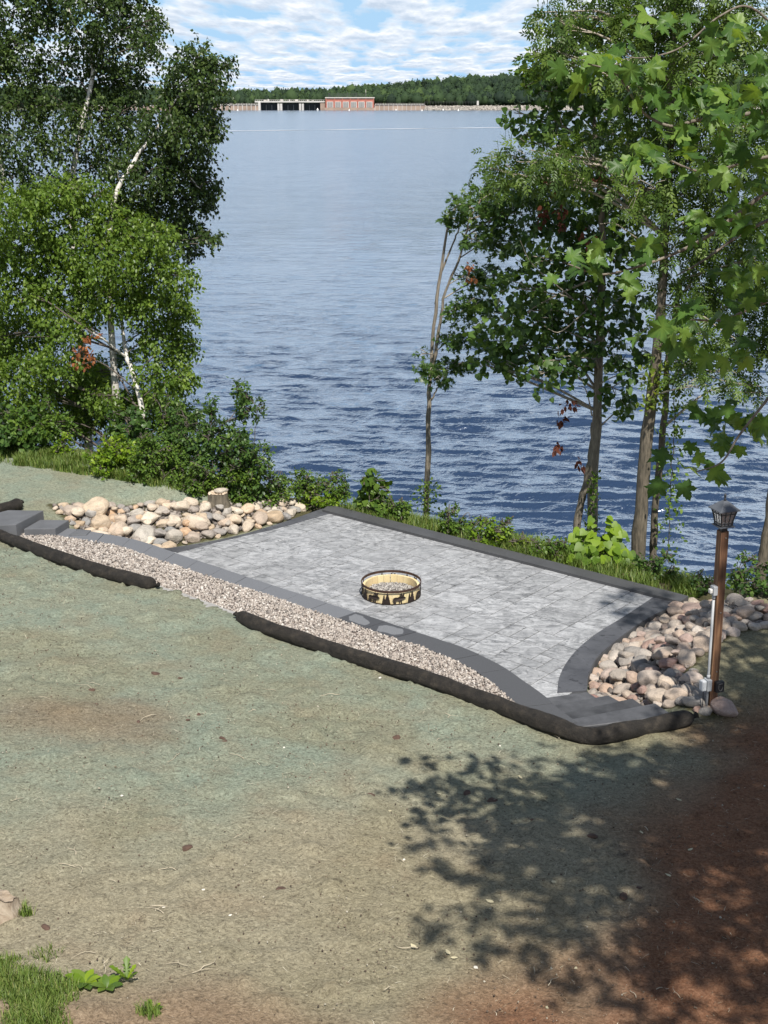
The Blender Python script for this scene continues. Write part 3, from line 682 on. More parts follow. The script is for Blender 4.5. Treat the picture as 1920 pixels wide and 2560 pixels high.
# ------------------------------------------------------------------ boulders
def stone_mats():
    out = []
    for nm, stops in (('boulder', [(0, (0.40, 0.30, 0.20)), (.16, (0.52, 0.42, 0.31)), (.3, (0.33, 0.31, 0.285)), (.42, (0.55, 0.47, 0.37)), (.55, (0.46, 0.36, 0.275)),
                                   (.68, (0.22, 0.22, 0.22)), (.8, (0.60, 0.53, 0.43)), (.9, (0.50, 0.33, 0.20)), (1, (0.42, 0.37, 0.31))]),
                      ('boulder_grey', [(0, (0.40, 0.325, 0.26)), (.16, (0.30, 0.27, 0.24)), (.3, (0.43, 0.31, 0.235)), (.42, (0.42, 0.37, 0.32)), (.55, (0.25, 0.23, 0.21)),
                                        (.68, (0.48, 0.39, 0.305)), (.8, (0.27, 0.155, 0.13)), (.9, (0.48, 0.42, 0.36)), (1, (0.38, 0.29, 0.22))])):
        m, nt, p = mat(nm); L = nt.links.new; oi = N(nt, 'ShaderNodeObjectInfo'); v = objco(nt)
        add = N(nt, 'ShaderNodeVectorMath'); add.operation = 'ADD'; L(v, add.inputs[0])
        cb = N(nt, 'ShaderNodeCombineXYZ'); L(math_node(nt, 'MULTIPLY', oi.outputs['Random'], 37.0), cb.inputs[0]); L(cb.outputs[0], add.inputs[1]); vv = add.outputs[0]
        c = ramp(nt, oi.outputs['Random'], stops)
        n1 = noise(nt, vv, 1.6, 5, .65, .5); n2 = noise(nt, vv, 14, 4, .7); n3 = noise(nt, scaled(nt, vv, (1, 1, 4)), 1.2, 3, .6, 1.5)
        c = mixc(nt, .55, c, ramp(nt, n1, [(.3, .6), (.5, 1.1), (.7, 1.5)]), 'MULTIPLY')
        c = mixc(nt, .4, c, ramp(nt, n2, [(.34, .45), (.5, 1.0), (.7, 1.3)]), 'MULTIPLY')
        c = mixc(nt, math_node(nt, 'MULTIPLY', ramp(nt, n3, [(.60, 0), (.68, 1)]), .35), c, (0.55, 0.50, 0.45))
        L(c, p.inputs['Base Color']); p.inputs['Roughness'].default_value = .8
        bump(nt, p, math_node(nt, 'ADD', n1, math_node(nt, 'MULTIPLY', n2, .35)), .5, .12); out.append(m)
    return out
M['boulder'], M['boulder_grey'] = stone_mats()
IV3, IT3 = ico(3)
def stone_proto(k, m):
    r = np.random.default_rng(100 + k); V = IV3.copy(); d = np.ones(len(V))
    for j in range(13):                                                   # facets: clip by random planes, then soften
        nrm = r.normal(size=3); nrm /= np.linalg.norm(nrm); t = V @ nrm; lim = r.uniform(.62, .92); soft = .10
        ex = np.maximum(t - lim, 0); V = V - nrm * (ex * .86)[:, None]
    ph = r.uniform(0, 6, (6, 1)); w = r.normal(size=(6, 3)) * 1.6
    d = 1 + .05 * np.sin(V @ w.T + ph.T).sum(1) / 1.6
    V = V * d[:, None]
    return mesh_np('stone', V, IT3, m, True)
protos = {k: [stone_proto(i + 20 * (k == 'boulder_grey'), M[k]) for i in range(12)] for k in ('boulder', 'boulder_grey')}
def rock_bed(name, label, poly, sizes, kind, seed, big=(), lift=.0, layer2=.35, fill=2400):
    r = np.random.default_rng(seed); t = thing(name, label, 'rock bed')
    pl = []; P = np.array(poly); lo, hi = P.min(0), P.max(0)
    def put(x, y, rad, z):
        me = protos[kind][r.integers(12)]; o = link('stone', me, t); o.location = (x, y, z)
        e = r.uniform(.78, 1.25); o.scale = (rad * e, rad / e, rad * r.uniform(.52, .78)); o.rotation_euler = (r.uniform(-.3, .3), r.uniform(-.3, .3), r.uniform(0, 6.28))
    for x, y, rad in big: pl.append((x, y, rad)); put(x, y, rad, ground_at(x, y) + rad * .35)
    for rad0, tries in sizes:
        for _ in range(tries):
            x, y = r.uniform(lo, hi); rad = rad0 * r.uniform(.85, 1.15)
            if not in_poly(np.array([x]), np.array([y]), poly)[0]: continue
            de = seg_dist(np.array([x]), np.array([y]), poly, True)[0][0]
            if de < rad * .45: continue
            if any((x - a) ** 2 + (y - b) ** 2 < (.64 * (rad + c)) ** 2 for a, b, c in pl): continue
            pl.append((x, y, rad)); put(x, y, rad, ground_at(x, y) + rad * .30 + lift)
    base = list(pl); n2 = 0
    up = []
    for _ in range(900):
        if n2 >= layer2 * len(base) or len(base) + n2 > 285: break
        x, y = r.uniform(lo, hi); rad = r.uniform(.07, .125)
        if not in_poly(np.array([x]), np.array([y]), poly)[0]: continue
        if seg_dist(np.array([x]), np.array([y]), poly, True)[0][0] < .22: continue
        if any((x - a) ** 2 + (y - b) ** 2 < (.9 * (rad + c)) ** 2 for a, b, c in up): continue
        zs = [ground_at(a, b) + c * .75 for a, b, c in base if (x - a) ** 2 + (y - b) ** 2 < (c * .9) ** 2]
        if any((x - a) ** 2 + (y - b) ** 2 < (c * .55) ** 2 for a, b, c in base): continue
        up.append((x, y, rad)); put(x, y, rad, ground_at(x, y) + .10 + rad * .2); n2 += 1
    # small filler pebbles between the boulders
    q = rand_in_poly(poly, fill); rad = rng.uniform(.015, .048, fill); z = tz(q[:, 0], q[:, 1]) + rad * .6 + lift + .005
    k = seg_dist(q[:, 0], q[:, 1], poly, True)[0] > .07
    link('pebbles', scatter_stones('pebbles', np.column_stack([q, z])[k], rad[k], M['gravel_dark']), t, kind='stuff')
    return len(pl) + n2
M['gravel_dark'] = gravel_mat('pebble_fill', [(0, (0.10, 0.085, 0.075)), (.5, (0.20, 0.17, 0.15)), (1, (0.34, 0.30, 0.26))])
bigL = [(*hit(238, 1290)[:2], .27), (*hit(178, 1285)[:2], .17), (*hit(360, 1355)[:2], .26), (*hit(490, 1318)[:2], .24), (*hit(298, 1335)[:2], .2), (*hit(375, 1305)[:2], .19), (*hit(250, 1322)[:2], .22),
        (*hit(435, 1350)[:2], .19), (*hit(565, 1315)[:2], .16)]
nL = rock_bed('rock_bed', 'bed of pale sunlit boulders left of the patio, below the light steps', LROCK, [(.17, 160), (.13, 700), (.10, 1500), (.07, 2400)], 'boulder', 4, bigL, layer2=.22)
bigR = [(*hit(1600, 1675)[:2], .17), (*hit(1690, 1535)[:2], .17), (*hit(1630, 1715)[:2], .19), (*hit(1730, 1540)[:2], .20), (*hit(1525, 1700)[:2], .15), (*hit(1585, 1640)[:2], .15), (*hit(1740, 1765)[:2], .15), (*hit(1812, 1783)[:2], .17), (*hit(1640, 1580)[:2], .14)]
nR = rock_bed('rock_bed', 'bed of grey and reddish boulders at the foot of the lamp post', RROCK, [(.14, 200), (.11, 900), (.085, 1500), (.06, 2400)], 'boulder_grey', 9, bigR, layer2=.28)

# ------------------------------------------------------------------ black erosion socks
def sock_mat():
    m, nt, p = mat('black_mesh_fabric'); L = nt.links.new; v = geopos(nt)
    n = noise(nt, v, 9, 5, .65); f = noise(nt, v, 120, 2)
    c = ramp(nt, n, [(.32, (0.012, 0.011, 0.010)), (.55, (0.028, 0.024, 0.020)), (.75, (0.062, 0.051, 0.039))])
    up = N(nt, 'ShaderNodeNewGeometry'); c = mixc(nt, math_node(nt, 'MULTIPLY', ramp(nt, f, [(.55, 0), (.75, 1)]), .5), c, (0.075, 0.062, 0.048))
    L(c, p.inputs['Base Color']); p.inputs['Roughness'].default_value = .8; p.inputs['Specular IOR Level'].default_value = .3
    wv = N(nt, 'ShaderNodeTexVoronoi'); wv.inputs['Scale'].default_value = 170; L(v, wv.inputs['Vector'])
    bump(nt, p, math_node(nt, 'ADD', wv.outputs['Distance'], math_node(nt, 'MULTIPLY', n, 4.0)), .7, .016); return m
M['sock'] = sock_mat()
def sock(label, pts, rad, seed, e0=True, e1=True):
    r = np.random.default_rng(seed); P = [px(u, v, .55) for u, v in pts]
    P = np.array([[q[0], q[1], ground_at(q[0], q[1])] for q in P]); P[:, 2] = np.maximum(P[:, 2], .47)
    # re-project with the real height of the axis so it lies on the ground
    P = np.array([np.append(px(u, v, z + rad * .82)[:2], z + rad * .82) for (u, v), z in zip(pts, P[:, 2])])
    L = np.linalg.norm(np.diff(P, axis=0), axis=1).sum(); n = int(L / .035); C = smooth_path(P, n)
    s = np.linspace(0, L, n); rr = rad * (1 + .13 * (fbm(s * 2.2, s * 0, 3, seed) - .5) * 2 + .025 * np.sin(s * 9 + seed))
    C[:, 0] += .03 * (vnoise(s * 1.3, s * 0, seed + 5) - .5); C[:, 2] += .02 * (vnoise(s * 1.7, s * 0, seed + 9) - .5)
    for flag, d in ((e0, s), (e1, L - s)):
        if flag: rr = rr * np.where(d < .16, np.sqrt(np.clip(.10 + .9 * (1 - (1 - d / .16) ** 2), .02, 1)), 1)
    sides = 28; V, Q = tube_np(C, rr, sides, True)
    k = np.repeat(np.arange(n), sides); th = np.tile(np.linspace(0, 2 * math.pi, sides, endpoint=False), n)
    nv = V[:n * sides]; ctr = C[k]
    wr = 1 + .085 * (fbm(th * 1.9 + 3 * np.sin(th), s[k] * 5, 3, seed + 2) - .5) * 2 + .016 * np.sin(th * 5 + s[k] * 3) + .018 * np.sin(s[k] * 38 + 2.5 * np.sin(th * 2) + 5 * vnoise(s[k] * 2, th, seed)) * vnoise(s[k] * 1.5, th * 0, seed + 3)
    # cloth gathers at a tied end
    for flag, d in ((e0, s[k]), (e1, (L - s)[k])):
        if flag: wr = wr + .10 * np.sin(th * 9) * np.clip(1 - d / .15, 0, 1)
    nv = ctr + (nv - ctr) * wr[:, None]
    lowz = ctr[:, 2] - rad * .80; nv[:, 2] = np.maximum(nv[:, 2], lowz - .012)
    V[:n * sides] = nv
    t = thing('erosion_sock', label, 'erosion sock', tuple(P[0]))
    me = tube_mesh('roll', [(V - P[0], Q)], M['sock']); link('roll', me, t)
    ends = ([0] if e0 else []) + ([-1] if e1 else [])
    for e in ends:
        d = C[e] - C[1 if e == 0 else -2]; d = d / (np.linalg.norm(d) + 1e-9)
        tp = np.array([C[e] + d * q for q in (-.01, .015, .035, .06)]) - P[0]; tp[:, 2] += (0, 0, .005, .012)
        link('tied_end', tube_mesh('tied_end', [tube_np(tp, (.035, .02, .026, .034), 9, True, .25)], M['sock']), t)
sock('long black fabric roll bending around the dark steps', [(598, 1538), (640, 1557), (695, 1579), (760, 1600), (822, 1620), (949, 1661), (1075, 1700), (1165, 1732), (1250, 1764), (1331, 1797), (1412, 1826), (1460, 1838), (1500, 1840), (1573, 1826), (1654, 1809), (1732, 1793)], .098, 3)
sock('middle black fabric roll with its tied end on the gravel', [(-70, 1312), (-30, 1325), (0, 1337), (48, 1357), (121, 1386), (193, 1409), (265, 1432), (338, 1452), (388, 1461)], .094, 11, False, True)
sock('short black fabric roll lying behind the light steps', [(-110, 1303), (-40, 1288), (0, 1274), (29, 1266), (50, 1258)], .105, 17, False, True)

# ------------------------------------------------------------------ fire ring
def rust(name, c0, c1):
    m, nt, p = mat(name); v = objco(nt); n = noise(nt, v, 14, 6, .7); nt.links.new(ramp(nt, n, [(.35, c0), (.65, c1)]), p.inputs['Base Color'])
    p.inputs['Roughness'].default_value = .7; p.inputs['Metallic'].default_value = .3; bump(nt, p, n, .3, .003); return m
M['rust'] = rust('rusted_steel', (0.028, 0.018, 0.015), (0.085, 0.040, 0.026))
M['rust_black'] = rust('blackened_steel', (0.014, 0.010, 0.009), (0.035, 0.022, 0.017))
def liner_mat():
    m, nt, p = mat('firebrick_yellow'); v = objco(nt); n = noise(nt, scaled(nt, v, (1, 1, .3)), 9, 5); oi = N(nt, 'ShaderNodeObjectInfo')
    c = ramp(nt, n, [(.3, (0.60, 0.49, 0.26)), (.7, (0.72, 0.61, 0.36))])
    c = mixc(nt, math_node(nt, 'MULTIPLY', oi.outputs['Random'], .5), c, (0.62, 0.44, 0.24)); nt.links.new(c, p.inputs['Base Color']); p.inputs['Roughness'].default_value = .8
    bump(nt, p, n, .2, .004); return m
M['liner'] = liner_mat()
def fire_ring():
    c = px(978, 1450, .225); RO, HT = .436, .215
    t = thing('fire_ring', 'round steel fire ring with moose and pine cutouts and yellow lining', 'fire ring', (c[0], c[1], .004))
    def hoop(name, r0, r1, z0, z1, m, a0=0, a1=2 * math.pi, n=96, parent=t):
        b = bmesh.new(); full = a1 - a0 > 6.28; ring = []
        for k in range(n if full else n + 1):
            a = a0 + (a1 - a0) * k / n; s, q = math.sin(a), math.cos(a)
            ring.append([b.verts.new((r * q, r * s, z)) for r, z in ((r0, z0), (r1, z0), (r1, z1), (r0, z1))])
        m_ = len(ring)
        for k in range(m_ if full else m_ - 1):
            A, B = ring[k], ring[(k + 1) % m_]
            for i in range(4): b.faces.new((A[i], A[(i + 1) % 4], B[(i + 1) % 4], B[i]))
        if not full: b.faces.new(ring[0]); b.faces.new(ring[-1][::-1])
        return link(name, bm_mesh(name, b, m, False), parent)
    hoop('rim', RO - .006, RO + .006, HT - .034, HT, M['rust'])
    hoop('base_hoop', RO - .005, RO + .003, 0, .012, M['rust_black'])
    nl = 24
    for k in range(nl):
        a0 = 2 * math.pi * k / nl + R(91.5); g = R(.35) if k else R(.9)
        hoop('liner_panel', RO - .055, RO - .018, .002, HT - .062 + .0015 * (k % 3), M['liner'], a0 + g, a0 + 2 * math.pi / nl - R(.3), 4)
    moose = [(0, .38), (.02, .50), (.08, .57), (.2, .62), (.34, .60), (.46, .66), (.56, .66), (.62, .62), (.60, .74), (.52, .80), (.50, .95), (.55, .86), (.58, .98), (.61, .86), (.65, 1.0), (.67, .86), (.70, .78),
             (.74, .84), (.78, 1.0), (.80, .88), (.86, .98), (.85, .82), (.80, .72), (.82, .66), (.90, .58), (.97, .50), (.96, .44), (.88, .44), (.82, .42), (.78, .34), (.76, .40), (.70, .38), (.66, .24), (.67, 0), (.61, 0), (.60, .2), (.56, .3), (.52, .2), (.50, 0), (.44, 0), (.46, .26), (.42, .32),
             (.28, .30), (.20, .26), (.24, .12), (.22, 0), (.16, 0), (.16, .12), (.12, .2), (.11, 0), (.05, 0), (.06, .18), (.03, .30)]
    pine = [(.0, 0), (.06, .18), (.03, .18), (.10, .40), (.07, .40), (.14, .60), (.12, .60), (.19, .84), (.27, .56), (.24, .56), (.31, .40), (.36, .52), (.33, .52), (.42, .70), (.39, .70), (.50, 1.02), (.62, .72), (.59, .72), (.68, .52), (.65, .52), (.74, .30), (.71, .30), (.80, 0)]
    bear = [(0, 0), (.0, .35), (.06, .56), (.2, .68), (.4, .70), (.55, .64), (.68, .66), (.74, .74), (.78, .68), (.86, .62), (.98, .48), (.95, .42), (.84, .42), (.74, .36), (.72, 0), (.58, 0), (.57, .2), (.48, .3), (.34, .3), (.30, 0), (.14, 0), (.12, .22)]
    def cut(name, poly, a, w, h):
        pts = [(q * w, .008 + z * h) for q, z in poly]; tri = tessellate_polygon([[Vector((x, z, 0)) for x, z in pts]])
        b = bmesh.new(); L_ = []
        for r in (RO - .0025, RO + .0025):
            L_.append([b.verts.new((r * math.cos(a + x / RO), r * math.sin(a + x / RO), z)) for x, z in pts])
        for f in tri:
            try: b.faces.new([L_[1][i] for i in f]); b.faces.new([L_[0][i] for i in f][::-1])
            except ValueError: pass
        n = len(pts)
        for i in range(n):
            j = (i + 1) % n; b.faces.new((L_[0][i], L_[0][j], L_[1][j], L_[1][i]))
        link(name, bm_mesh(name, b, M['rust_black']), t)
    kinds = ['moose', 'pine'] * 7; n = 14
    for k in range(n):
        a = R(-135) + 2 * math.pi * k / n - R(2)
        hh = HT - .034
        if kinds[k] == 'pine': cut('pine_cutout', pine, a + .05, .165, hh - .004)
        elif k % 6 == 4: cut('bear_cutout', bear, a, .19, hh - .02)
        else: cut('moose_cutout', moose, a - .03, .205, hh - .01)
    q = rng.uniform(-1, 1, (2600, 2)); q = q[(q ** 2).sum(1) < 1] * (RO - .07)
    z = .035 + .055 * np.exp(-((q ** 2).sum(1)) / .05) + rng.random(len(q)) * .012
    b = bmesh.new(); bmesh.ops.create_cone(b, cap_ends=True, segments=40, radius1=RO - .058, radius2=.12, depth=.075, matrix=Matrix.Translation((0, 0, .042)))
    link('gravel_bed', bm_mesh('gravel_bed', b, M['ash_gravel']), t)
    link('gravel', scatter_stones('gravel', np.column_stack([q, z]), rng.uniform(.008, .017, len(q)), M['ash_gravel']), t, kind='stuff')
fire_ring()

# ------------------------------------------------------------------ lamp post
def wood_mat():
    m, nt, p = mat('stained_post_wood'); L = nt.links.new; v = objco(nt); s = scaled(nt, v, (22, 22, 1.1))
    n = noise(nt, s, 1.5, 6, .65, .6); n2 = noise(nt, scaled(nt, v, (6, 6, 1.6)), 1.4, 3)
    c = ramp(nt, n, [(.3, (0.055, 0.026, 0.014)), (.5, (0.15, 0.072, 0.036)), (.72, (0.30, 0.17, 0.085))])
    c = mixc(nt, ramp(nt, n2, [(.4, 0), (.7, .7)]), c, (0.085, 0.038, 0.02)); L(c, p.inputs['Base Color']); p.inputs['Roughness'].default_value = .75; bump(nt, p, n, .5, .006); return m
M['post'] = wood_mat()
M['black_metal'] = simple('lantern_black_metal', (0.025, 0.026, 0.029), .5, .2, 20)
M['roof_metal'] = simple('lantern_roof_metal', (0.085, 0.092, 0.105), .45, .15, 12)
M['pvc'] = simple('grey_pvc', (0.36, 0.37, 0.38), .5, .06, 6, bmp=0)
M['black_plastic'] = simple('black_plastic', (0.02, 0.02, 0.022), .4, .1, 10, bmp=0)
M['screw'] = simple('screw_metal', (0.45, 0.43, 0.40), .4, .1, 10, .8, 0)
def glass_mat():
    m, nt, p = mat('seeded_glass'); p.inputs['Base Color'].default_value = (.86, .87, .86, 1); p.inputs['Roughness'].default_value = .25
    p.inputs['Transmission Weight'].default_value = .8; bump(nt, p, noise(nt, objco(nt), 60, 3), .3, .003); return m
M['glass'] = glass_mat()
def lamp_post():
    b0 = hit(1777, 1772); base = np.array([b0[0], b0[1], ground_at(b0[0], b0[1])])
    t = thing('lamp_post', 'brown wooden lamp post with black lantern and grey conduit among boulders', 'lamp post', tuple(base - np.array([0, 0, .02])), R(17))
    t.rotation_euler = (R(.2), R(-1.1), R(17))
    # height where the post ends, from the survey
    a = ray(1808, 1320); tt = base[1] / a[1]; ph = CAMZ + a[2] * tt - base[2]; HWD = .047
    post = bm_mesh('post', box_bm(-HWD, HWD, -HWD, HWD, -.3, ph, .005, 2), M['post']); link('post', post, t)
    for z in (ph * .23, ph * .56, ph * .965):
        b = bmesh.new(); bmesh.ops.create_cone(b, cap_ends=True, segments=12, radius1=.009, radius2=.007, depth=.006, matrix=Matrix.Translation((.012, -HWD - .003, z)) @ Matrix.Rotation(R(90), 4, 'X'))
        link('screw', bm_mesh('screw', b, M['screw']), t)
    # lantern
    la = link('lantern', bm_mesh('lantern', box_bm(-.035, .035, -.035, .035, ph, ph + .05, .004), M['black_metal']), t)
    z0 = ph + .05
    def plate(name, hw, za, zb, m, bev=.004): return link(name, bm_mesh(name, box_bm(-hw, hw, -hw, hw, za, zb, bev), m), la)
    plate('bottom_plate', .088, z0, z0 + .014, M['roof_metal'])
    zb, zt = z0 + .014, z0 + .185; wb, wt = .066, .096
    b = bmesh.new()
    def bar(p0, p1, r):
        p0, p1 = Vector(p0), Vector(p1); d = (p1 - p0); L = d.length; mt = Matrix.Translation((p0 + p1) / 2) @ d.to_track_quat('Z', 'Y').to_matrix().to_4x4()
        bmesh.ops.create_cube(b, size=1, matrix=mt @ Matrix.Diagonal((r * 2, r * 2, L, 1)))
    cr = ((-1, -1), (1, -1), (1, 1), (-1, 1))
    wat = lambda q: wb + (wt - wb) * q ** 1.6
    for q in range(4):
        x, y = cr[q]; x2, y2 = cr[(q + 1) % 4]
        hs = [0, .3, .6, 1]
        for h0, h1 in zip(hs[:-1], hs[1:]): bar((x * wat(h0), y * wat(h0), zb + (zt - zb) * h0), (x * wat(h1), y * wat(h1), zb + (zt - zb) * h1), .006)
        for h in (.02, .16, .80, .98): bar((x * wat(h), y * wat(h), zb + (zt - zb) * h), (x2 * wat(h), y2 * wat(h), zb + (zt - zb) * h), .004)
        for s in (.33, .67):
            for h0, h1 in zip(hs[:-1], hs[1:]):
                bar(((x + (x2 - x) * s) * wat(h0), (y + (y2 - y) * s) * wat(h0), zb + (zt - zb) * h0), ((x + (x2 - x) * s) * wat(h1), (y + (y2 - y) * s) * wat(h1), zb + (zt - zb) * h1), .0025)
    link('frame', bm_mesh('frame', b, M['black_metal']), la)
    for q in range(4):
        b = bmesh.new(); x, y = cr[q]; x2, y2 = cr[(q + 1) % 4]; vs = []
        for lay in (.985, .955):
            for h in (0, .3, .6, 1): vs.append([b.verts.new((a_ * wat(h) * lay, c_ * wat(h) * lay, zb + (zt - zb) * h)) for a_, c_ in ((x * .97, y * .97), (x2 * .97, y2 * .97))])
        for k in (0, 1, 2, 4, 5, 6): b.faces.new((vs[k][0], vs[k][1], vs[k + 1][1], vs[k + 1][0]))
        link('pane', bm_mesh('pane', b, M['glass']), la)
    b = bmesh.new(); bmesh.ops.create_cone(b, cap_ends=True, segments=16, radius1=.016, radius2=.022, depth=.08, matrix=Matrix.Translation((0, 0, zb + .05)))
    link('bulb', bm_mesh('bulb', b, simple('bulb_white', (.7, .7, .66), .3, .05, 5, bmp=0)), la)
    b = bmesh.new(); prof = [(.122, zt + .002), (.122, zt + .012), (.085, zt + .042), (.048, zt + .078), (.022, zt + .098), (.014, zt + .10)]
    rings = [[b.verts.new((x * w, y * w, z)) for x, y in cr] for w, z in prof]
    b.faces.new(rings[0][::-1]); b.faces.new(rings[-1])
    for A, B in zip(rings[:-1], rings[1:]):
        for i in range(4): b.faces.new((A[i], A[(i + 1) % 4], B[(i + 1) % 4], B[i]))
    link('roof', bm_mesh('roof', b, M['roof_metal']), la)
    fz = zt + .10; pts = [(0, 0, fz - .005), (0, 0, fz + .02), (0, 0, fz + .024), (0, 0, fz + .036), (0, 0, fz + .042), (0, 0, fz + .062), (0, 0, fz + .068), (0, 0, fz + .076)]
    link('finial', tube_mesh('finial', [tube_np(pts, (.014, .014, .010, .010, .013, .013, .010, .006), 12)], M['black_metal']), la)
    # conduit and boxes on the left face
    zc = ph * .66; zl = ph * .155
    cx = -HWD - .022
    link('conduit', tube_mesh('conduit', [tube_np([(cx, -.02, -.2), (cx, -.02, .5), (cx, -.02, zc)], .0145, 14)], M['pvc']), t)
    for z in (zl + .10, zc - .03):
        link('coupling', tube_mesh('coupling', [tube_np([(cx, -.02, z - .02), (cx, -.02, z + .02)], .019, 14)], M['pvc']), t)
    tb = link('switch_box', bm_mesh('switch_box', box_bm(cx - .028, cx + .022, -.06, .02, zc, zc + .105, .008), M['pvc']), t)
    link('sensor', bm_mesh('sensor', box_bm(cx - .062, cx - .028, -.045, .005, zc + .025, zc + .075, .012), simple('sensor_plastic', (.6, .58, .55), .4, .1, 5, bmp=0)), tb)
    ob = link('outlet_box', bm_mesh('outlet_box', box_bm(cx - .035, cx + .022, -.07, .022, zl - .06, zl + .075, .008), M['pvc']), t)
    link('cover', bm_mesh('cover', box_bm(cx - .095, cx - .035, -.062, .012, zl - .055, zl + .068, .016, 3), simple('cover_plastic', (.56, .57, .58), .35, .06, 5, bmp=0)), ob)
    tm = link('timer', bm_mesh('timer', box_bm(-.012, .088, -HWD - .062, -HWD - .001, zl - .075, zl + .055, .014, 3), M['black_plastic']), t)
    sh = [(-.024, .04), (.024, .04), (.024, -.01), (.016, -.034), (0, -.044), (-.016, -.034), (-.024, -.01)]
    pts = [(.038 + x, -HWD - .0625, zl - .008 + z) for x, z in sh + sh[:1]]
    link('emblem', tube_mesh('emblem', [tube_np(np.repeat(pts, 1, 0), .0022, 5, False)], M['screw']), tm)
    link('cord', tube_mesh('cord', [tube_np(smooth_path([(cx - .06, -.03, zl - .05), (cx - .062, -.04, zl - .15), (cx - .08, -.06, zl - .25), (cx - .12, -.08, zl - .31)], 14), .005, 7)], M['black_plastic']), t)
    return base
lamp_post()

# ------------------------------------------------------------------ stumps
def cutwood_mat(nm='cut_wood', k=1.0):
    m, nt, p = mat(nm); v = objco(nt); n = noise(nt, scaled(nt, v, (3, 14, 3)), 2.5, 6, .7, .8)
    nt.links.new(ramp(nt, n, [(.28, (0.15 * k, 0.09 * k, 0.055 * k)), (.45, (0.46 * k, 0.36 * k, 0.26 * k)), (.7, (0.68 * k, 0.57 * k, 0.44 * k))]), p.inputs['Base Color']); p.inputs['Roughness'].default_value = .85; bump(nt, p, n, .6, .02); return m
M['cutwood'] = cutwood_mat(); M['weathered'] = cutwood_mat('weathered_wood', .62)
def stump(label, u, v, rad, h, seed, slope=0.0):
    c = hit(u, v); c[2] = ground_at(c[0], c[1]); t = thing('tree_stump', label, 'stump', tuple(c)); r = np.random.default_rng(seed)
    n = 40; th = np.linspace(0, 2 * math.pi, n, endpoint=False); pr = 1 + .10 * np.sin(th * 3 + seed) + .06 * np.sin(th * 7) + r.uniform(-.025, .025, n)
    hs = [(-.12, 1.28), (0, 1.22), (.06, 1.08), (h * .5, 1.0), (h, .97)]; V = []
    for z, k in hs:
        for i in range(n): V.append((rad * k * pr[i] * math.cos(th[i]), rad * k * pr[i] * math.sin(th[i]), z + (slope * math.cos(th[i] + 2.2) + r.uniform(-.012, .012)) * (z == h)))
    idx = np.arange(len(V)).reshape(len(hs), n); Q = []
    for a in range(len(hs) - 1):
        for i in range(n): Q.append((idx[a, i], idx[a, (i + 1) % n], idx[a + 1, (i + 1) % n], idx[a + 1, i]))
    link('bark', mesh_np('bark', V, Q, M['bark_ash'] if slope == 0 else M['weathered'], True), t)
    b = bmesh.new(); ring2 = []
    for q in (.985, .7, .35): ring2.append([b.verts.new((V[idx[-1, i]][0] * q, V[idx[-1, i]][1] * q, V[idx[-1, i]][2] + .006 + r.uniform(-.014, .02) * (q < .9))) for i in range(n)])
    ce = b.verts.new((0, 0, h + .012))
    for A, B in zip(ring2[:-1], ring2[1:]):
        for i in range(n): b.faces.new((A[i], A[(i + 1) % n], B[(i + 1) % n], B[i]))
    for i in range(n): b.faces.new((ring2[-1][i], ring2[-1][(i + 1) % n], ce))
    link('cut_face', bm_mesh('cut_face', b, M['cutwood'] if slope == 0 else M['weathered']), t); return t, c
t_, c_ = stump('sawn tree stump with pale top behind the pale boulders', 546, 1262, .175, .22, 3)
o = link('stone', protos['boulder'][3], None, label='flat pale stone lying on the sawn stump', category='stone'); o.location = (c_[0] + .05, c_[1] - .02, c_[2] + .265); o.scale = (.14, .10, .045); o.rotation_euler = (.05, .1, .4)
stump('weathered pale stump at the left edge of the lawn', -6, 2288, .15, .17, 8, .06)

# ------------------------------------------------------------------ leaves
def fan(half, c=(.3, 0), fold=.10, curl=-.12):
    up = half; dn = [(x, -y) for x, y in half[::-1] if y > 0]
    o = up + dn; V = [(c[0], c[1], 0.0)] + [(x, y, fold * abs(y) + curl * (x - .2) ** 2) for x, y in o]; n = len(o)
    return np.array(V), np.array([(0, 1 + (i + 1) % n, 1 + i) for i in range(n)])
T_RHOMB = (np.array([(0, 0, 0), (.42, .36, .07), (1, 0, -.10), (.42, -.36, .07)]), np.array([(0, 2, 1), (0, 3, 2)]))
T_HEART = fan([(0.02, 0), (-.09, .22), (.06, .44), (.34, .47), (.68, .27), (1, 0)])
T_OVAL = fan([(0, 0), (.25, .27), (.6, .26), (1, 0)], (.4, 0))
T_MAPLE = fan([(0, 0), (-.10, .14), (-.05, .24), (-.11, .40), (.02, .40), (.10, .47), (.17, .38), (.27, .35), (.33, .47), (.42, .49), (.53, .60), (.55, .47), (.60, .38), (.53, .27), (.52, .20), (.64, .24), (.69, .17), (.79, .17), (.86, .08), (1.0, 0)], (.22, 0), .05, -.16)
T_MAPLE_S = fan([(0, 0), (-.02, .46), (.25, .26), (.5, .62), (.46, .18), (1, 0)], (.22, 0), .08, -.2)
def ash_tpl():
    V = []; T = []
    for x, s in ((.25, 1), (.25, -1), (.5, 1), (.5, -1), (.74, 1), (.74, -1), (.86, 0)):
        d = np.array([.72, .72 * s, -.12]) if s else np.array([1, 0, -.1]); d = d / np.linalg.norm(d); L = .36; w = np.array([-d[1], d[0], 0]) * .075 + np.array([0, 0, .02])
        p = np.array([x, 0, -.05 * x]); o = len(V); V += [p, p + d * L * .45 + w, p + d * L, p + d * L * .45 - w * np.array([1, 1, -1])]; T += [(o, o + 2, o + 1), (o, o + 3, o + 2)]
    return np.array(V), np.array(T)
T_ASH = ash_tpl()
def nrmz(a): return a / (np.linalg.norm(a, axis=-1, keepdims=True) + 1e-9)
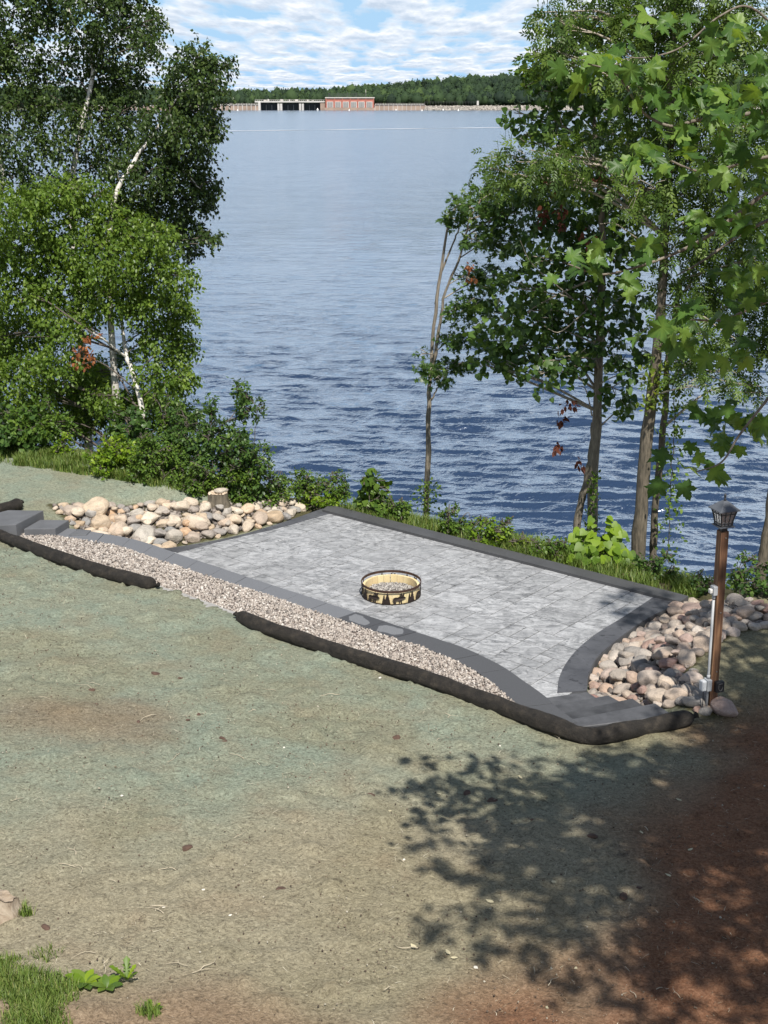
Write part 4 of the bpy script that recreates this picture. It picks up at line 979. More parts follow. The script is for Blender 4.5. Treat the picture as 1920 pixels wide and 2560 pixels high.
def leaves_np(P, D, Nn, size, tpl, tint):
    TV, TT = tpl; X = nrmz(D); Y = nrmz(np.cross(Nn, X)); Z = np.cross(X, Y)
    V = P[:, None] + size[:, None, None] * (TV[None, :, 0, None] * X[:, None] + TV[None, :, 1, None] * Y[:, None] + TV[None, :, 2, None] * Z[:, None])
    Fc = (TT[None] + (np.arange(len(P)) * len(TV))[:, None, None]).reshape(-1, 3)
    return V.reshape(-1, 3), Fc, np.repeat(tint, len(TV))

def foliage(blobs, tpl, size, area, cover, droop, lpt=8, twl=.42, r=None, shell=.55, upn=.55):
    """blobs: (centre, radii). twigs spread through the blob, leaves along each twig"""
    r = r or rng; Ps = []; Ds = []; Ns = []; Ti = []; tw = []
    for c, rad in blobs:
        c = np.array(c); rad = np.array(rad); nl = cover * math.pi * rad[0] * rad[2] / area; nt_ = max(3, int(nl / lpt))
        d = nrmz(r.normal(size=(nt_, 3))); q = r.random(nt_) ** (1 / 3.) * (1 - .25 * r.random(nt_)); q = np.where(r.random(nt_) < shell, .6 + .4 * q, q)
        p0 = c + d * q[:, None] * rad * .9
        td = nrmz(d * np.array([1, 1, .55]) + r.normal(size=(nt_, 3)) * .55 + np.array([0, 0, -droop * .8])); L = twl * r.uniform(.5, 1.2, nt_) * min(1, rad.mean() / .45)
        ctint = np.clip(r.normal(.45, .2, nt_), 0, 1)
        t = (np.arange(lpt)[None] + r.random((nt_, lpt))) / lpt
        P = p0[:, None] + td[:, None] * (t * L[:, None])[..., None] + np.array([0, 0, -droop * .25]) * ((t ** 2) * L[:, None])[..., None] + r.normal(size=(nt_, lpt, 3)) * size * .35
        side = r.normal(size=(nt_, lpt, 3))
        D = nrmz(td[:, None] * .5 + side * .75 + np.array([0, 0, -droop]))
        Nn = nrmz(side[..., ::-1] * .75 + np.array([0, 0, upn]) + d[:, None] * .45 + np.array([0.05, -.22, 0]))
        Ps.append(P.reshape(-1, 3)); Ds.append(D.reshape(-1, 3)); Ns.append(Nn.reshape(-1, 3))
        Ti.append(np.clip(np.repeat(ctint, lpt) + r.normal(0, .17, nt_ * lpt), 0, 1)); tw.append((p0, p0 + td * L[:, None], c))
    P = np.concatenate(Ps); n = len(P)
    return P, np.concatenate(Ds), np.concatenate(Ns), size * r.uniform(.7, 1.25, n), np.concatenate(Ti), tw

def stem_to_ground(pts):
    P = [np.array(q) for q in pts]; b = P[0].copy(); g = ground_at(b[0], b[1])
    if b[2] > g - .05: P.insert(0, np.array([b[0], b[1], g - .15]))
    return P
def px_stem(L, Y0, Y1=None):
    Y1 = Y0 if Y1 is None else Y1; n = len(L); return [pd(u, v, Y0 + (Y1 - Y0) * i / max(1, n - 1)) for i, (u, v) in enumerate(L)]
def px_blobs(L, Y, dy=1.0, seed=0, depth=1.0):
    r = np.random.default_rng(seed); out = []
    for b in L:
        u, v, ru, rv = b[:4]; y = Y + (b[4] if len(b) > 4 else r.uniform(-dy, dy)); s = (y * CP) / F
        out.append((pd(u, v, y), (ru * s, .5 * (ru + rv) * s * depth + .15, rv * s)))
    return out
def limb_tubes(stems, blobs, r, r0=.035, sides=5, per=3):
    """a limb from the nearest lower stem point to each clump, forking inside it"""
    S = np.concatenate([smooth_path(s, 30) for s, _, _ in stems]); tubes = []
    for c, rad in blobs:
        c = np.array(c); dd = np.linalg.norm(S - c, axis=1) + np.where(S[:, 2] > c[2] - .05, 2.5, 0) + .8 * np.abs((c[2] - S[:, 2]) - .45 * np.linalg.norm((S - c)[:, :2], axis=1))
        a = S[np.argmin(dd)]; L = np.linalg.norm(c - a)
        if L > 6: continue
        mid = (a + c) / 2 + np.array([0, 0, .10 * L]) + r.normal(size=3) * .06 * L; P = smooth_path([a, mid, c], 9)
        tubes.append(tube_np(P, np.linspace(r0 * min(1.2, .35 + L * .3), .008, 9), sides, False))
        for _ in range(per):
            e = c + nrmz(r.normal(size=3)) * np.array(rad) * .85; m2 = (c + e) / 2 + r.normal(size=3) * .06
            tubes.append(tube_np(smooth_path([P[r.integers(4, 8)], m2, e], 6), np.linspace(.010, .004, 6), 4, False))
    return tubes
def tree(name, label, cat, stems, blobs, tpl, size, area, cover, lm, bm_, droop=.5, lpt=8, twl=.42, seed=0, group=None, limb=None, r0=.035, extra=(), upn=.55, twigs=.12, sides=12):
    r = np.random.default_rng(seed); base = np.array(stems[0][0][0]); t = thing(name, label, cat, tuple(base), 0, group)
    for s, ra, rb in stems:
        n = 26; P = smooth_path(s, n); w = np.linspace(0, 1, n); P = P + r.normal(size=P.shape) * .008 * (w > .05)[:, None]
        rr = ra + (rb - ra) * w ** .8; rr[:3] *= (1.35, 1.15, 1.05); rr = rr * (1 + .06 * r.normal(size=n))
        V, Q = tube_np(P, rr, sides, True, .05); link('trunk', tube_mesh('trunk', [(V - base, Q)], bm_), t)
    tubes = limb_tubes(stems, blobs, r, r0) + [tube_np(smooth_path(p, 12), np.linspace(a, b, 12), 6, False) for p, a, b in extra]
    P, D, Nn, sz, ti, tw = foliage(blobs, tpl, size, area, cover, droop, lpt, twl, r, upn=upn)
    for p0, p1, c in tw:
        k = r.random(len(p0)) < twigs
        for a, b in zip(p0[k], p1[k]): tubes.append(tube_np([a + (c - a) * .25, a, b], (.006, .004, .002), 3, False))
    if tubes: link('branches', tube_mesh('branches', [(V - base, Q) for V, Q in tubes], limb or bm_), t)
    V, Fc, tt = leaves_np(P - base, D, Nn, sz, tpl, ti); link('crown', mesh_np('crown', V, Fc, lm, False, {'tint': tt}), t)
    return t, len(P)
def add_leaves(t, name, blobs, tpl, size, area, cover, lm, droop, seed, lpt=7, twl=.3):
    r = np.random.default_rng(seed); P, D, Nn, sz, ti, tw = foliage(blobs, tpl, size, area, cover, droop, lpt, twl, r)
    V, Fc, tt = leaves_np(P - np.array(t.location), D, Nn, sz, tpl, ti); return link(name, mesh_np(name, V, Fc, lm, False, {'tint': tt}), t)

# ------------------------------------------------------------------ trees on the left
cnt = {}
A_st = [(stem_to_ground(px_stem([(196, 760), (180, 600), (183, 440), (200, 330), (222, 240), (232, 160), (205, 100), (180, 50), (150, -40)], 27.75, 28.6)), .085, .02),
        (px_stem([(222, 235), (240, 170), (262, 118), (300, 40), (320, -60)], 28.3, 28.8), .035, .012),
        (stem_to_ground(px_stem([(-30, 640), (5, 470), (0, 400), (-20, 330), (-10, 120)], 28)), .08, .02)]
A_bl = px_blobs([(40, 30, 85, 60), (130, 20, 70, 50), (230, 15, 80, 55), (320, 30, 70, 55), (372, 50, 38, 42), (40, 130, 70, 60), (120, 170, 55, 50), (210, 110, 60, 50), (300, 120, 75, 60), (375, 115, 32, 45), (265, 200, 70, 55),
                 (150, 260, 75, 55), (50, 250, 70, 60), (330, 200, 42, 60), (230, 290, 80, 55), (320, 280, 50, 55), (60, 350, 65, 45), (300, 350, 65, 50), (150, 360, 50, 40), (130, 440, 75, 40), (250, 400, 50, 40), (30, 430, 45, 45), (-60, 100, 90, 140), (-70, 350, 90, 120),
                 (100, -70, 120, 60), (280, -60, 110, 60), (60, -160, 120, 70), (200, -170, 120, 80)], 28.5, 1.0, 1)
_, cnt['A'] = tree('birch_tree', 'tall birch with shade toned leaves and white trunk at upper left', 'tree', A_st, A_bl, T_RHOMB, .080, .0023, 3.5, M['leaf_birch_shaded'], M['bark_birch'], .75, 9, .36, 1, limb=M['twig_dark'], r0=.024, twigs=.06)
B_st = [(stem_to_ground(px_stem([(272, 700), (282, 520), (300, 465), (330, 412), (352, 378), (385, 335), (430, 265), (470, 200), (500, 130)], 25.7, 27.0)), .07, .014),
        (px_stem([(330, 412), (400, 400), (450, 420), (500, 470)], 27, 26.3), .03, .01)]
B_bl = px_blobs([(485, 140, 55, 38), (545, 160, 38, 30), (455, 195, 48, 40), (520, 215, 52, 42), (440, 255, 48, 40), (510, 275, 48, 40), (400, 300, 55, 42), (470, 320, 62, 42), (535, 320, 28, 32), (395, 365, 62, 42), (470, 385, 62, 42), (375, 430, 62, 42), (450, 450, 62, 42), (520, 455, 36, 30),
                 (340, 500, 62, 40), (420, 520, 70, 40), (500, 500, 42, 30), (465, 570, 48, 30), (525, 590, 28, 22), (400, 590, 60, 40), (330, 560, 50, 40), (300, 430, 40, 40), (472, 620, 24, 30)], 26.6, .8, 2)
_, cnt['B'] = tree('birch_tree', 'birch with shade toned leaves leaning out over the lake', 'tree', B_st, B_bl, T_RHOMB, .078, .0022, 5.4, M['leaf_birch_shaded'], M['bark_birch'], .75, 9, .34, 2, limb=M['twig_dark'], r0=.024, twigs=.06)
C_st = [(stem_to_ground(px_stem([(372, 1130), (352, 1015), (335, 945), (318, 890), (308, 840), (300, 760), (270, 640), (230, 520)], 24.7, 26.4)), .068, .02),
        (px_stem([(318, 893), (290, 875), (262, 850), (232, 834)], 25.45, 24.7), .028, .013)]
C_bl = px_blobs([(40, 510, 85, 60), (140, 480, 80, 50), (230, 490, 75, 50), (300, 560, 80, 52), (390, 590, 50, 48), (60, 610, 90, 60), (180, 590, 90, 60), (270, 650, 90, 55), (380, 665, 70, 50), (445, 690, 42, 50), (50, 720, 90, 60), (160, 700, 90, 58), (280, 740, 90, 55), (390, 755, 80, 50), (452, 790, 35, 45),
                 (60, 830, 90, 55), (165, 800, 80, 50), (400, 840, 70, 50), (460, 860, 28, 40), (50, 930, 75, 55), (140, 900, 60, 48), (230, 930, 42, 50), (180, 965, 70, 45, .9), (290, 1005, 50, 40, 1.0), (400, 1005, 70, 45, .8), (450, 1040, 55, 40, .8), (330, 1065, 60, 40, 1.0), (210, 1045, 60, 40, 1.0), (140, 1065, 50, 30, .8), (400, 930, 70, 50), (460, 940, 30, 40), (35, 1010, 60, 40), (110, 985, 40, 40), (30, 1065, 60, 34), (95, 1045, 40, 30), (260, 990, 45, 36), (-70, 600, 80, 140), (-60, 850, 80, 140)], 25.6, .8, 3)
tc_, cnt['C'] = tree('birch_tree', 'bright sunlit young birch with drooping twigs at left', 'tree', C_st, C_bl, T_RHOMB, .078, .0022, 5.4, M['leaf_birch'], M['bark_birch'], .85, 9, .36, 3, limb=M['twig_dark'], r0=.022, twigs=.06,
     extra=[(px_stem([(260, 848), (180, 838), (110, 842), (60, 842)], 25.2, 24.9), .018, .006), (px_stem([(250, 830), (200, 806), (140, 809), (95, 812)], 25.2, 24.8), .014, .005)])
dl = add_leaves(tc_, 'dead_leaves', px_blobs([(225, 850, 20, 16, -1.4), (208, 880, 16, 26, -1.4), (235, 878, 12, 26, -1.4), (200, 905, 10, 14, -1.4)], 25.6), T_OVAL, .08, .0030, 2.2, M['leaf_dead'], .9, 31); dl['label'] = 'hanging cluster of orange dead leaves'
# ------------------------------------------------------------------ trees on the right
T1_st = [(stem_to_ground(px_stem([(1066, 1262), (1070, 1100), (1072, 1000), (1076, 930), (1082, 850), (1090, 760), (1104, 660), (1122, 560), (1150, 500)], 24.6)), .062, .018),
         (px_stem([(1076, 930), (1090, 880), (1100, 800), (1118, 720), (1150, 640), (1170, 560), (1200, 500)], 24.6, 24.2), .042, .012),
         (px_stem([(1090, 760), (1098, 700), (1120, 640), (1140, 590), (1160, 540)], 24.6, 24.7), .026, .012),
         (px_stem([(1078, 1000), (1092, 975), (1110, 945), (1120, 915)], 24.6, 24.4), .018, .008)]
T1_bl = px_blobs([(1130, 545, 26, 20), (1170, 515, 42, 28), (1225, 485, 58, 30), (1300, 462, 60, 34), (1210, 540, 55, 28), (1290, 530, 70, 34), (1380, 500, 60, 40), (1190, 600, 40, 22), (1260, 600, 60, 34), (1175, 690, 30, 20), (1230, 690, 52, 30), (1150, 770, 40, 24), (1200, 760, 52, 30), (1130, 850, 28, 20), (1170, 840, 50, 28),
                  (1075, 925, 38, 17), (1120, 915, 45, 18), (1160, 905, 35, 20), (1100, 950, 22, 12), (1060, 885, 14, 8)], 24.2, .5, 4)
t1_, cnt['T1'] = tree('maple_sapling', 'slender young maple with forked grey stems behind the patio curb', 'tree', T1_st, T1_bl, T_MAPLE_S, .095, .0036, 5.0, M['leaf_dark'], M['bark_grey'], .25, 7, .34, 4, limb=M['twig_pale'], r0=.022, upn=.9)
add_leaves(t1_, 'dead_leaves', px_blobs([(1170, 672, 16, 16, -.8), (1172, 694, 9, 14, -.8)], 24.2), T_OVAL, .08, .003, 2, M['leaf_dead'], .6, 33)
T2_st = [(stem_to_ground(px_stem([(1478, 1345), (1484, 1200), (1491, 1080), (1496, 950), (1502, 800), (1506, 680), (1508, 600), (1502, 500), (1492, 390), (1480, 250), (1470, 100)], 22.8)), .115, .035),
         (stem_to_ground(px_stem([(1440, 1340), (1452, 1260), (1466, 1200), (1478, 1140), (1486, 1060)], 22.9, 22.8)), .075, .06)]
T2_bl = px_blobs([(1310, 190, 30, 18), (1345, 205, 30, 25), (1285, 282, 26, 12), (1325, 300, 42, 22), (1310, 335, 28, 14), (1380, 215, 45, 40), (1430, 270, 60, 50), (1390, 320, 60, 40), (1480, 200, 60, 50), (1450, 370, 65, 50), (1540, 330, 60, 60), (1500, 450, 70, 50), (1420, 450, 60, 40), (1390, 560, 80, 44), (1470, 560, 80, 50), (1560, 520, 60, 50),
                  (1330, 640, 70, 40), (1420, 650, 80, 50), (1530, 640, 70, 50), (1290, 720, 75, 40), (1380, 740, 80, 44), (1470, 740, 70, 44), (1560, 740, 60, 50), (1250, 790, 60, 34), (1330, 810, 80, 40), (1420, 820, 80, 40), (1530, 830, 70, 44), (1240, 860, 60, 30), (1310, 880, 70, 34), (1400, 890, 70, 30), (1470, 880, 40, 30), (1560, 900, 55, 40), (1210, 910, 45, 20),
                  (1270, 925, 40, 20), (1350, 935, 50, 20), (1545, 975, 42, 36), (1575, 1010, 26, 26), (1445, 925, 30, 20), (1380, 160, 40, 50), (1450, 80, 60, 50)], 22.6, 1.0, 5)
t2_, cnt['T2'] = tree('basswood_tree', 'basswood with dark round leaves and paired grey trunks by the curb', 'tree', T2_st, T2_bl, T_HEART, .115, .0066, 3.1, M['leaf_dark'], M['bark_grey'], .6, 6, .42, 5, limb=M['twig_pale'], r0=.03,
     extra=[(px_stem([(1505, 690), (1430, 720), (1350, 760), (1290, 800), (1255, 850)], 22.4, 21.6), .022, .006), (px_stem([(1505, 740), (1450, 790), (1400, 830), (1370, 822)], 22.2, 21.4), .016, .005), (px_stem([(1500, 800), (1400, 720), (1330, 660), (1300, 600)], 22.3, 21.6), .014, .004),
            (px_stem([(1498, 960), (1540, 940), (1590, 935), (1640, 945)], 22.5, 21.6), .014, .005), (px_stem([(1500, 870), (1560, 850), (1620, 820), (1650, 830)], 22.5, 21.6), .012, .005), (px_stem([(1480, 1040), (1472, 1000), (1462, 970), (1445, 965)], 22.6), .014, .006)])
add_leaves(t2_, 'dead_leaves', px_blobs([(1380, 470, 18, 36, -1.5), (1400, 530, 12, 36, -1.5), (1365, 540, 10, 22, -1.5), (1470, 590, 16, 26, -1.5), (1508, 440, 8, 16, -1.4), (1420, 1020, 14, 22, -.6), (1408, 1050, 8, 12, -.6), (1450, 1160, 10, 20, -.4), (1395, 1110, 5, 10, -.5)], 22.6), T_OVAL, .10, .0044, 1.5, M['leaf_deadred'], 1.0, 34)
T3_st = [(stem_to_ground(px_stem([(1594, 1402), (1602, 1280), (1612, 1160), (1624, 1040), (1636, 940), (1648, 820), (1660, 640), (1670, 420), (1680, 200), (1690, -60)], 20.6)), .14, .05),
         (stem_to_ground(px_stem([(1632, 1390), (1640, 1250), (1654, 1110), (1664, 980), (1676, 850), (1700, 700)], 20.9)), .07, .04)]
T3_bl = px_blobs([(1350, 30, 35, 26), (1400, 60, 45, 40), (1340, 130, 26, 24), (1385, 125, 40, 34), (1440, 40, 50, 40), (1510, 40, 60, 45), (1590, 60, 70, 50), (1680, 40, 70, 50), (1770, 50, 80, 55), (1870, 50, 70, 55), (1560, 150, 60, 45), (1640, 140, 60, 45), (1740, 140, 70, 50), (1840, 150, 80, 60), (1600, 240, 60, 40), (1700, 250, 70, 44), (1800, 260, 80, 55), (1890, 260, 60, 60),
                  (1270, 385, 45, 24), (1330, 400, 50, 30), (1260, 430, 40, 22), (1390, 390, 50, 34), (1450, 400, 50, 34), (1350, 450, 60, 26), (1560, 360, 70, 50), (1650, 350, 70, 50), (1750, 360, 80, 55), (1850, 380, 80, 60), (1620, 470, 70, 50), (1720, 480, 80, 55), (1830, 500, 80, 60), (1900, 520, 50, 60), (1700, 600, 80, 50), (1800, 620, 80, 55), (1890, 650, 60, 60),
                  (1720, 720, 70, 50), (1820, 750, 80, 50), (1760, 840, 70, 44), (1860, 850, 70, 44), (1710, 900, 50, 30), (1800, 930, 50, 26), (1890, 960, 40, 30), (1740, 960, 34, 16), (1990, 300, 80, 200), (1990, 700, 80, 200), (1560, -60, 140, 60), (1780, -60, 140, 60)], 20.6, 1.0, 6)
t3_, cnt['T3'] = tree('ash_tree', 'tall ash tree with thin leaflets and furrowed twin trunk beside the lamp post', 'tree', T3_st, T3_bl, T_ASH, .25, .0105, 4.6, M['leaf_ash'], M['bark_ash'], .5, 5, .4, 6, limb=M['twig_pale'], r0=.03,
     extra=[(px_stem([(1655, 760), (1740, 780), (1810, 830), (1880, 870)], 20.6, 20), .018, .006), (px_stem([(1640, 930), (1720, 920), (1800, 950), (1860, 960)], 20.6, 20), .016, .005), (px_stem([(1660, 620), (1600, 600), (1540, 560), (1500, 560)], 20.6, 19.8), .016, .005)])
def vine(label, path, Y, spread, lm, n, seed, tpl=T_OVAL, size=.075, tint=None):
    r = np.random.default_rng(seed); P0 = smooth_path(px_stem(path, Y), 40); P0[:, 1] -= .11; base = P0[0]; t = thing('creeper_vine', label, 'vine', tuple(base))
    link('stem', tube_mesh('stem', [tube_np(P0 - base + r.normal(size=P0.shape) * .012, .008, 5, False)], M['twig_dark']), t)
    k = r.integers(0, 40, n); P = P0[k] + r.normal(size=(n, 3)) * np.array([spread, .06, .06]); a = np.abs(r.normal(size=n)) * .08; P[:, 1] -= a
    D = nrmz(r.normal(size=(n, 3)) * .8 + np.array([0, -.3, -.6])); Nn = nrmz(r.normal(size=(n, 3)) * .5 + np.array([0, -.6, .5]))
    V, Fc, tt = leaves_np(P - base, D, Nn, size * r.uniform(.7, 1.3, n), tpl, np.clip(r.normal(.5, .25, n), 0, 1)); link('leaves', mesh_np('leaves', V, Fc, lm, False, {'tint': tt}), t)
vine('yellow green creeper leaves high on the ash trunk', [(1630, 1015), (1634, 960), (1640, 905)], 20.6, .15, M['leaf_yellow'], 130, 1, size=.10)
vine('green creeper climbing the right side of the ash trunk', [(1668, 1400), (1672, 1250), (1680, 1120), (1684, 1040), (1676, 950)], 20.6, .14, M['leaf_bush'], 330, 2)
vine('creeper wrapped around the foot of the basswood trunk', [(1470, 1330), (1480, 1240), (1484, 1180)], 22.7, .07, M['leaf_bush'], 120, 3)
vine('creeper at the foot of the slender maple', [(1066, 1270), (1066, 1230), (1068, 1200)], 24.5, .13, M['leaf_bush'], 150, 4)
_, cnt['T4'] = tree('dark_tree', 'dark tree trunk at the right edge beyond the lamp post', 'tree', [(stem_to_ground(px_stem([(1900, 1450), (1915, 1340), (1935, 1200), (1960, 1000), (1990, 700)], 19.6)), .10, .05)],
     px_blobs([(2010, 500, 60, 80), (2030, 650, 60, 80), (2020, 800, 50, 60)], 19.6, .5, 8), T_OVAL, .09, .004, 1.6, M['leaf_dark'], M['bark_ash'], .5, 7, .4, 8)

# ------------------------------------------------------------------ overhanging maple: trunk stands right of the picture
def near_maple():
    base = np.array([6.6, 5.2, ground_at(6.6, 5.2)]); t = thing('maple_tree', 'large maple with bright lobed leaves overhanging from the right', 'tree', tuple(base)); r = np.random.default_rng(12)
    trunk = [base + np.array(q) for q in ((0, 0, -.2), (0, 0, 1.5), (-.1, .1, 3.5), (-.15, .1, 6), (-.1, .3, 9), (0, .4, 12))]
    link('trunk', tube_mesh('trunk', [tube_np(smooth_path(trunk, 24) - base, np.linspace(.27, .07, 24), 16, True, .04)], M['bark_ash']), t)
    # crown that shades the lawn, above the picture
    bl = []
    for c, rad in CROWN: bl.append((np.array(c, float) + np.array([.38, -.2, 0]), np.array(rad, float)))
    tubes = limb_tubes([(trunk, 0, 0)], bl, r, .06, 6, 4)
    P, D, Nn, sz, ti, tw = foliage(bl, T_MAPLE_S, .135, .0095, CROWN_COVER, .25, 6, .55, r, upn=1.0)
    V, Fc, tt = leaves_np(P - base, D, Nn, sz, T_MAPLE_S, ti); link('crown', mesh_np('crown', V, Fc, M['leaf_maple'], False, {'tint': tt}), t); cnt['maple_crown'] = len(P)
    # boughs that hang into view, with every leaf its own part
    boughs = [([(1985, 440), (1920, 477), (1850, 530), (1770, 590), (1690, 632), (1590, 668), (1500, 686), (1420, 660)], 7.4, 7.0, .015, .004), ([(1985, 520), (1900, 560), (1830, 600), (1760, 650), (1690, 690)], 7.6, 7.2, .012, .004),
              ([(1990, 250), (1900, 280), (1810, 290), (1732, 303), (1690, 316), (1650, 308), (1604, 277), (1565, 216), (1532, 178), (1470, 160)], 7.2, 6.8, .013, .004), ([(1985, 120), (1880, 20), (1800, 40), (1700, 120), (1600, 145), (1540, 130)], 7.6, 7.2, .007, .003),
              ([(1990, 930), (1935, 980), (1909, 1010), (1848, 1088), (1804, 1155), (1740, 1180)], 6.8, 6.5, .011, .003), ([(1985, 720), (1880, 770), (1800, 800), (1720, 800), (1660, 820)], 7.4, 7.1, .011, .003), ([(1985, 380), (1880, 400), (1760, 430), (1650, 390), (1590, 370)], 7.5, 7.3, .011, .003)]
    tb = []
    for L, y0, y1, a, b in boughs:
        pp = px_stem(L, y0, y1); tb.append(tube_np(smooth_path(pp, 40), np.linspace(a, b, 40), 7, False))
        far = trunk[3] + (0, 0, r.uniform(-1.2, .8)); tb.append(tube_np(smooth_path([far, (far + pp[0]) / 2 + (0, 0, .4), pp[0]], 14), np.linspace(.016, a, 14), 7, False))
    link('branches', tube_mesh('branches', [(V - base, Q) for V, Q in tubes + tb], M['twig_mid']), t)
    clusters = [(1455, 160, 3, .16), (1500, 165, 2, .15), (1545, 150, 4, .16), (1590, 140, 3, .13), (1610, 195, 4, .15), (1690, 205, 5, .15), (1640, 260, 4, .13), (1735, 215, 4, .14), (1790, 235, 5, .14), (1850, 250, 5, .14), (1900, 250, 4, .14), (1735, 285, 4, .15), (1830, 300, 4, .13), (1560, 235, 2, .12),
                (1600, 375, 4, .13), (1650, 350, 4, .13), (1580, 400, 3, .12), (1700, 400, 5, .12), (1770, 440, 5, .13), (1850, 420, 5, .14), (1900, 380, 4, .14), (1760, 330, 4, .12), (1830, 500, 4, .13), (1900, 560, 5, .14), (1880, 480, 4, .13), (1870, 640, 5, .14), (1905, 720, 5, .13), (1780, 540, 5, .12), (1720, 560, 4, .12), (1520, 590, 2, .11), (1570, 600, 3, .12),
                (1440, 652, 4, .14), (1400, 660, 2, .13), (1520, 708, 2, .13), (1480, 650, 3, .12), (1640, 640, 3, .12), (1690, 790, 4, .13), (1660, 835, 4, .14), (1720, 840, 4, .15), (1760, 790, 4, .13), (1800, 870, 3, .15), (1850, 780, 5, .13), (1890, 860, 5, .14), (1830, 690, 4, .13),
                (1780, 1035, 4, .14), (1830, 1055, 5, .13), (1870, 1030, 4, .13), (1905, 1080, 4, .13), (1690, 1130, 2, .14), (1690, 1190, 3, .16), (1738, 1180, 2, .14), (1770, 1120, 2, .13), (1850, 1095, 2, .13), (1700, 60, 3, .13), (1780, 80, 4, .13), (1860, 120, 5, .14), (1900, 60, 4, .13), (1620, 60, 3, .12), (1560, 90, 3, .12), (1890, 170, 4, .14), (1940, 300, 6, .14), (1945, 640, 6, .14), (1940, 860, 5, .14)]
    leafmeshes = []
    for k in range(6):
        V, T = T_MAPLE; V = V.copy(); V[:, 2] += (V[:, 0] - .2) ** 2 * (-.05 - .30 * k / 5) + .07 * np.sin(V[:, 1] * 6 + k * 2) + (-.18, .1, -.3, .2, -.1, .0)[k] * V[:, 1] ** 2 + .05 * np.sin(V[:, 0] * 9 + k)
        # blade plus its stalk
        st = np.array([(-.55, -.008, -.02), (-.55, .008, -.02), (.0, .010, .004), (.0, -.010, .004)]); V2 = np.concatenate([V, st]); o = len(V); T2 = np.concatenate([T, [(o, o + 1, o + 2), (o, o + 2, o + 3)]])
        leafmeshes.append(mesh_np('leaf', V2, T2, M['leaf_maple'], True, {'tint': np.clip((.05, .3, .45, .6, .8, 1.0)[k] + np.concatenate([[.25], np.where(np.arange(len(V) - 1) % 3 == 0, .08, -.12), [.9] * 4]), 0, 1)}))
    n = 0
    for u, v, m_, s in clusters:
        Y = 6.9 + r.uniform(-.35, .5); c = pd(u, v, Y)
        for k in range(m_ + 1):
            if n >= 296: break
            a = r.uniform(0, 6.28); off = np.array([math.cos(a) * s * .62, r.uniform(-.15, .15), math.sin(a) * s * .34])
            d = nrmz(np.array([math.cos(a), r.uniform(-.9, .3), -.55 + .5 * math.sin(a)])); nn = nrmz(np.array([r.normal(0, .55), -.35 + r.normal(0, .5), .8]))
            X = d; Yv = nrmz(np.cross(nn, X)); Z = np.cross(X, Yv); o = link('leaf', leafmeshes[r.integers(6)], t)
            o.matrix_local = Matrix([[*(X[i], Yv[i], Z[i]), (c + off - base)[i]] for i in range(3)] + [[0, 0, 0, 1]]) @ Matrix.Scale(s * r.uniform(.58, 1.02), 4); n += 1
    cnt['maple_leaves'] = n
CROWN_COVER = 3.9
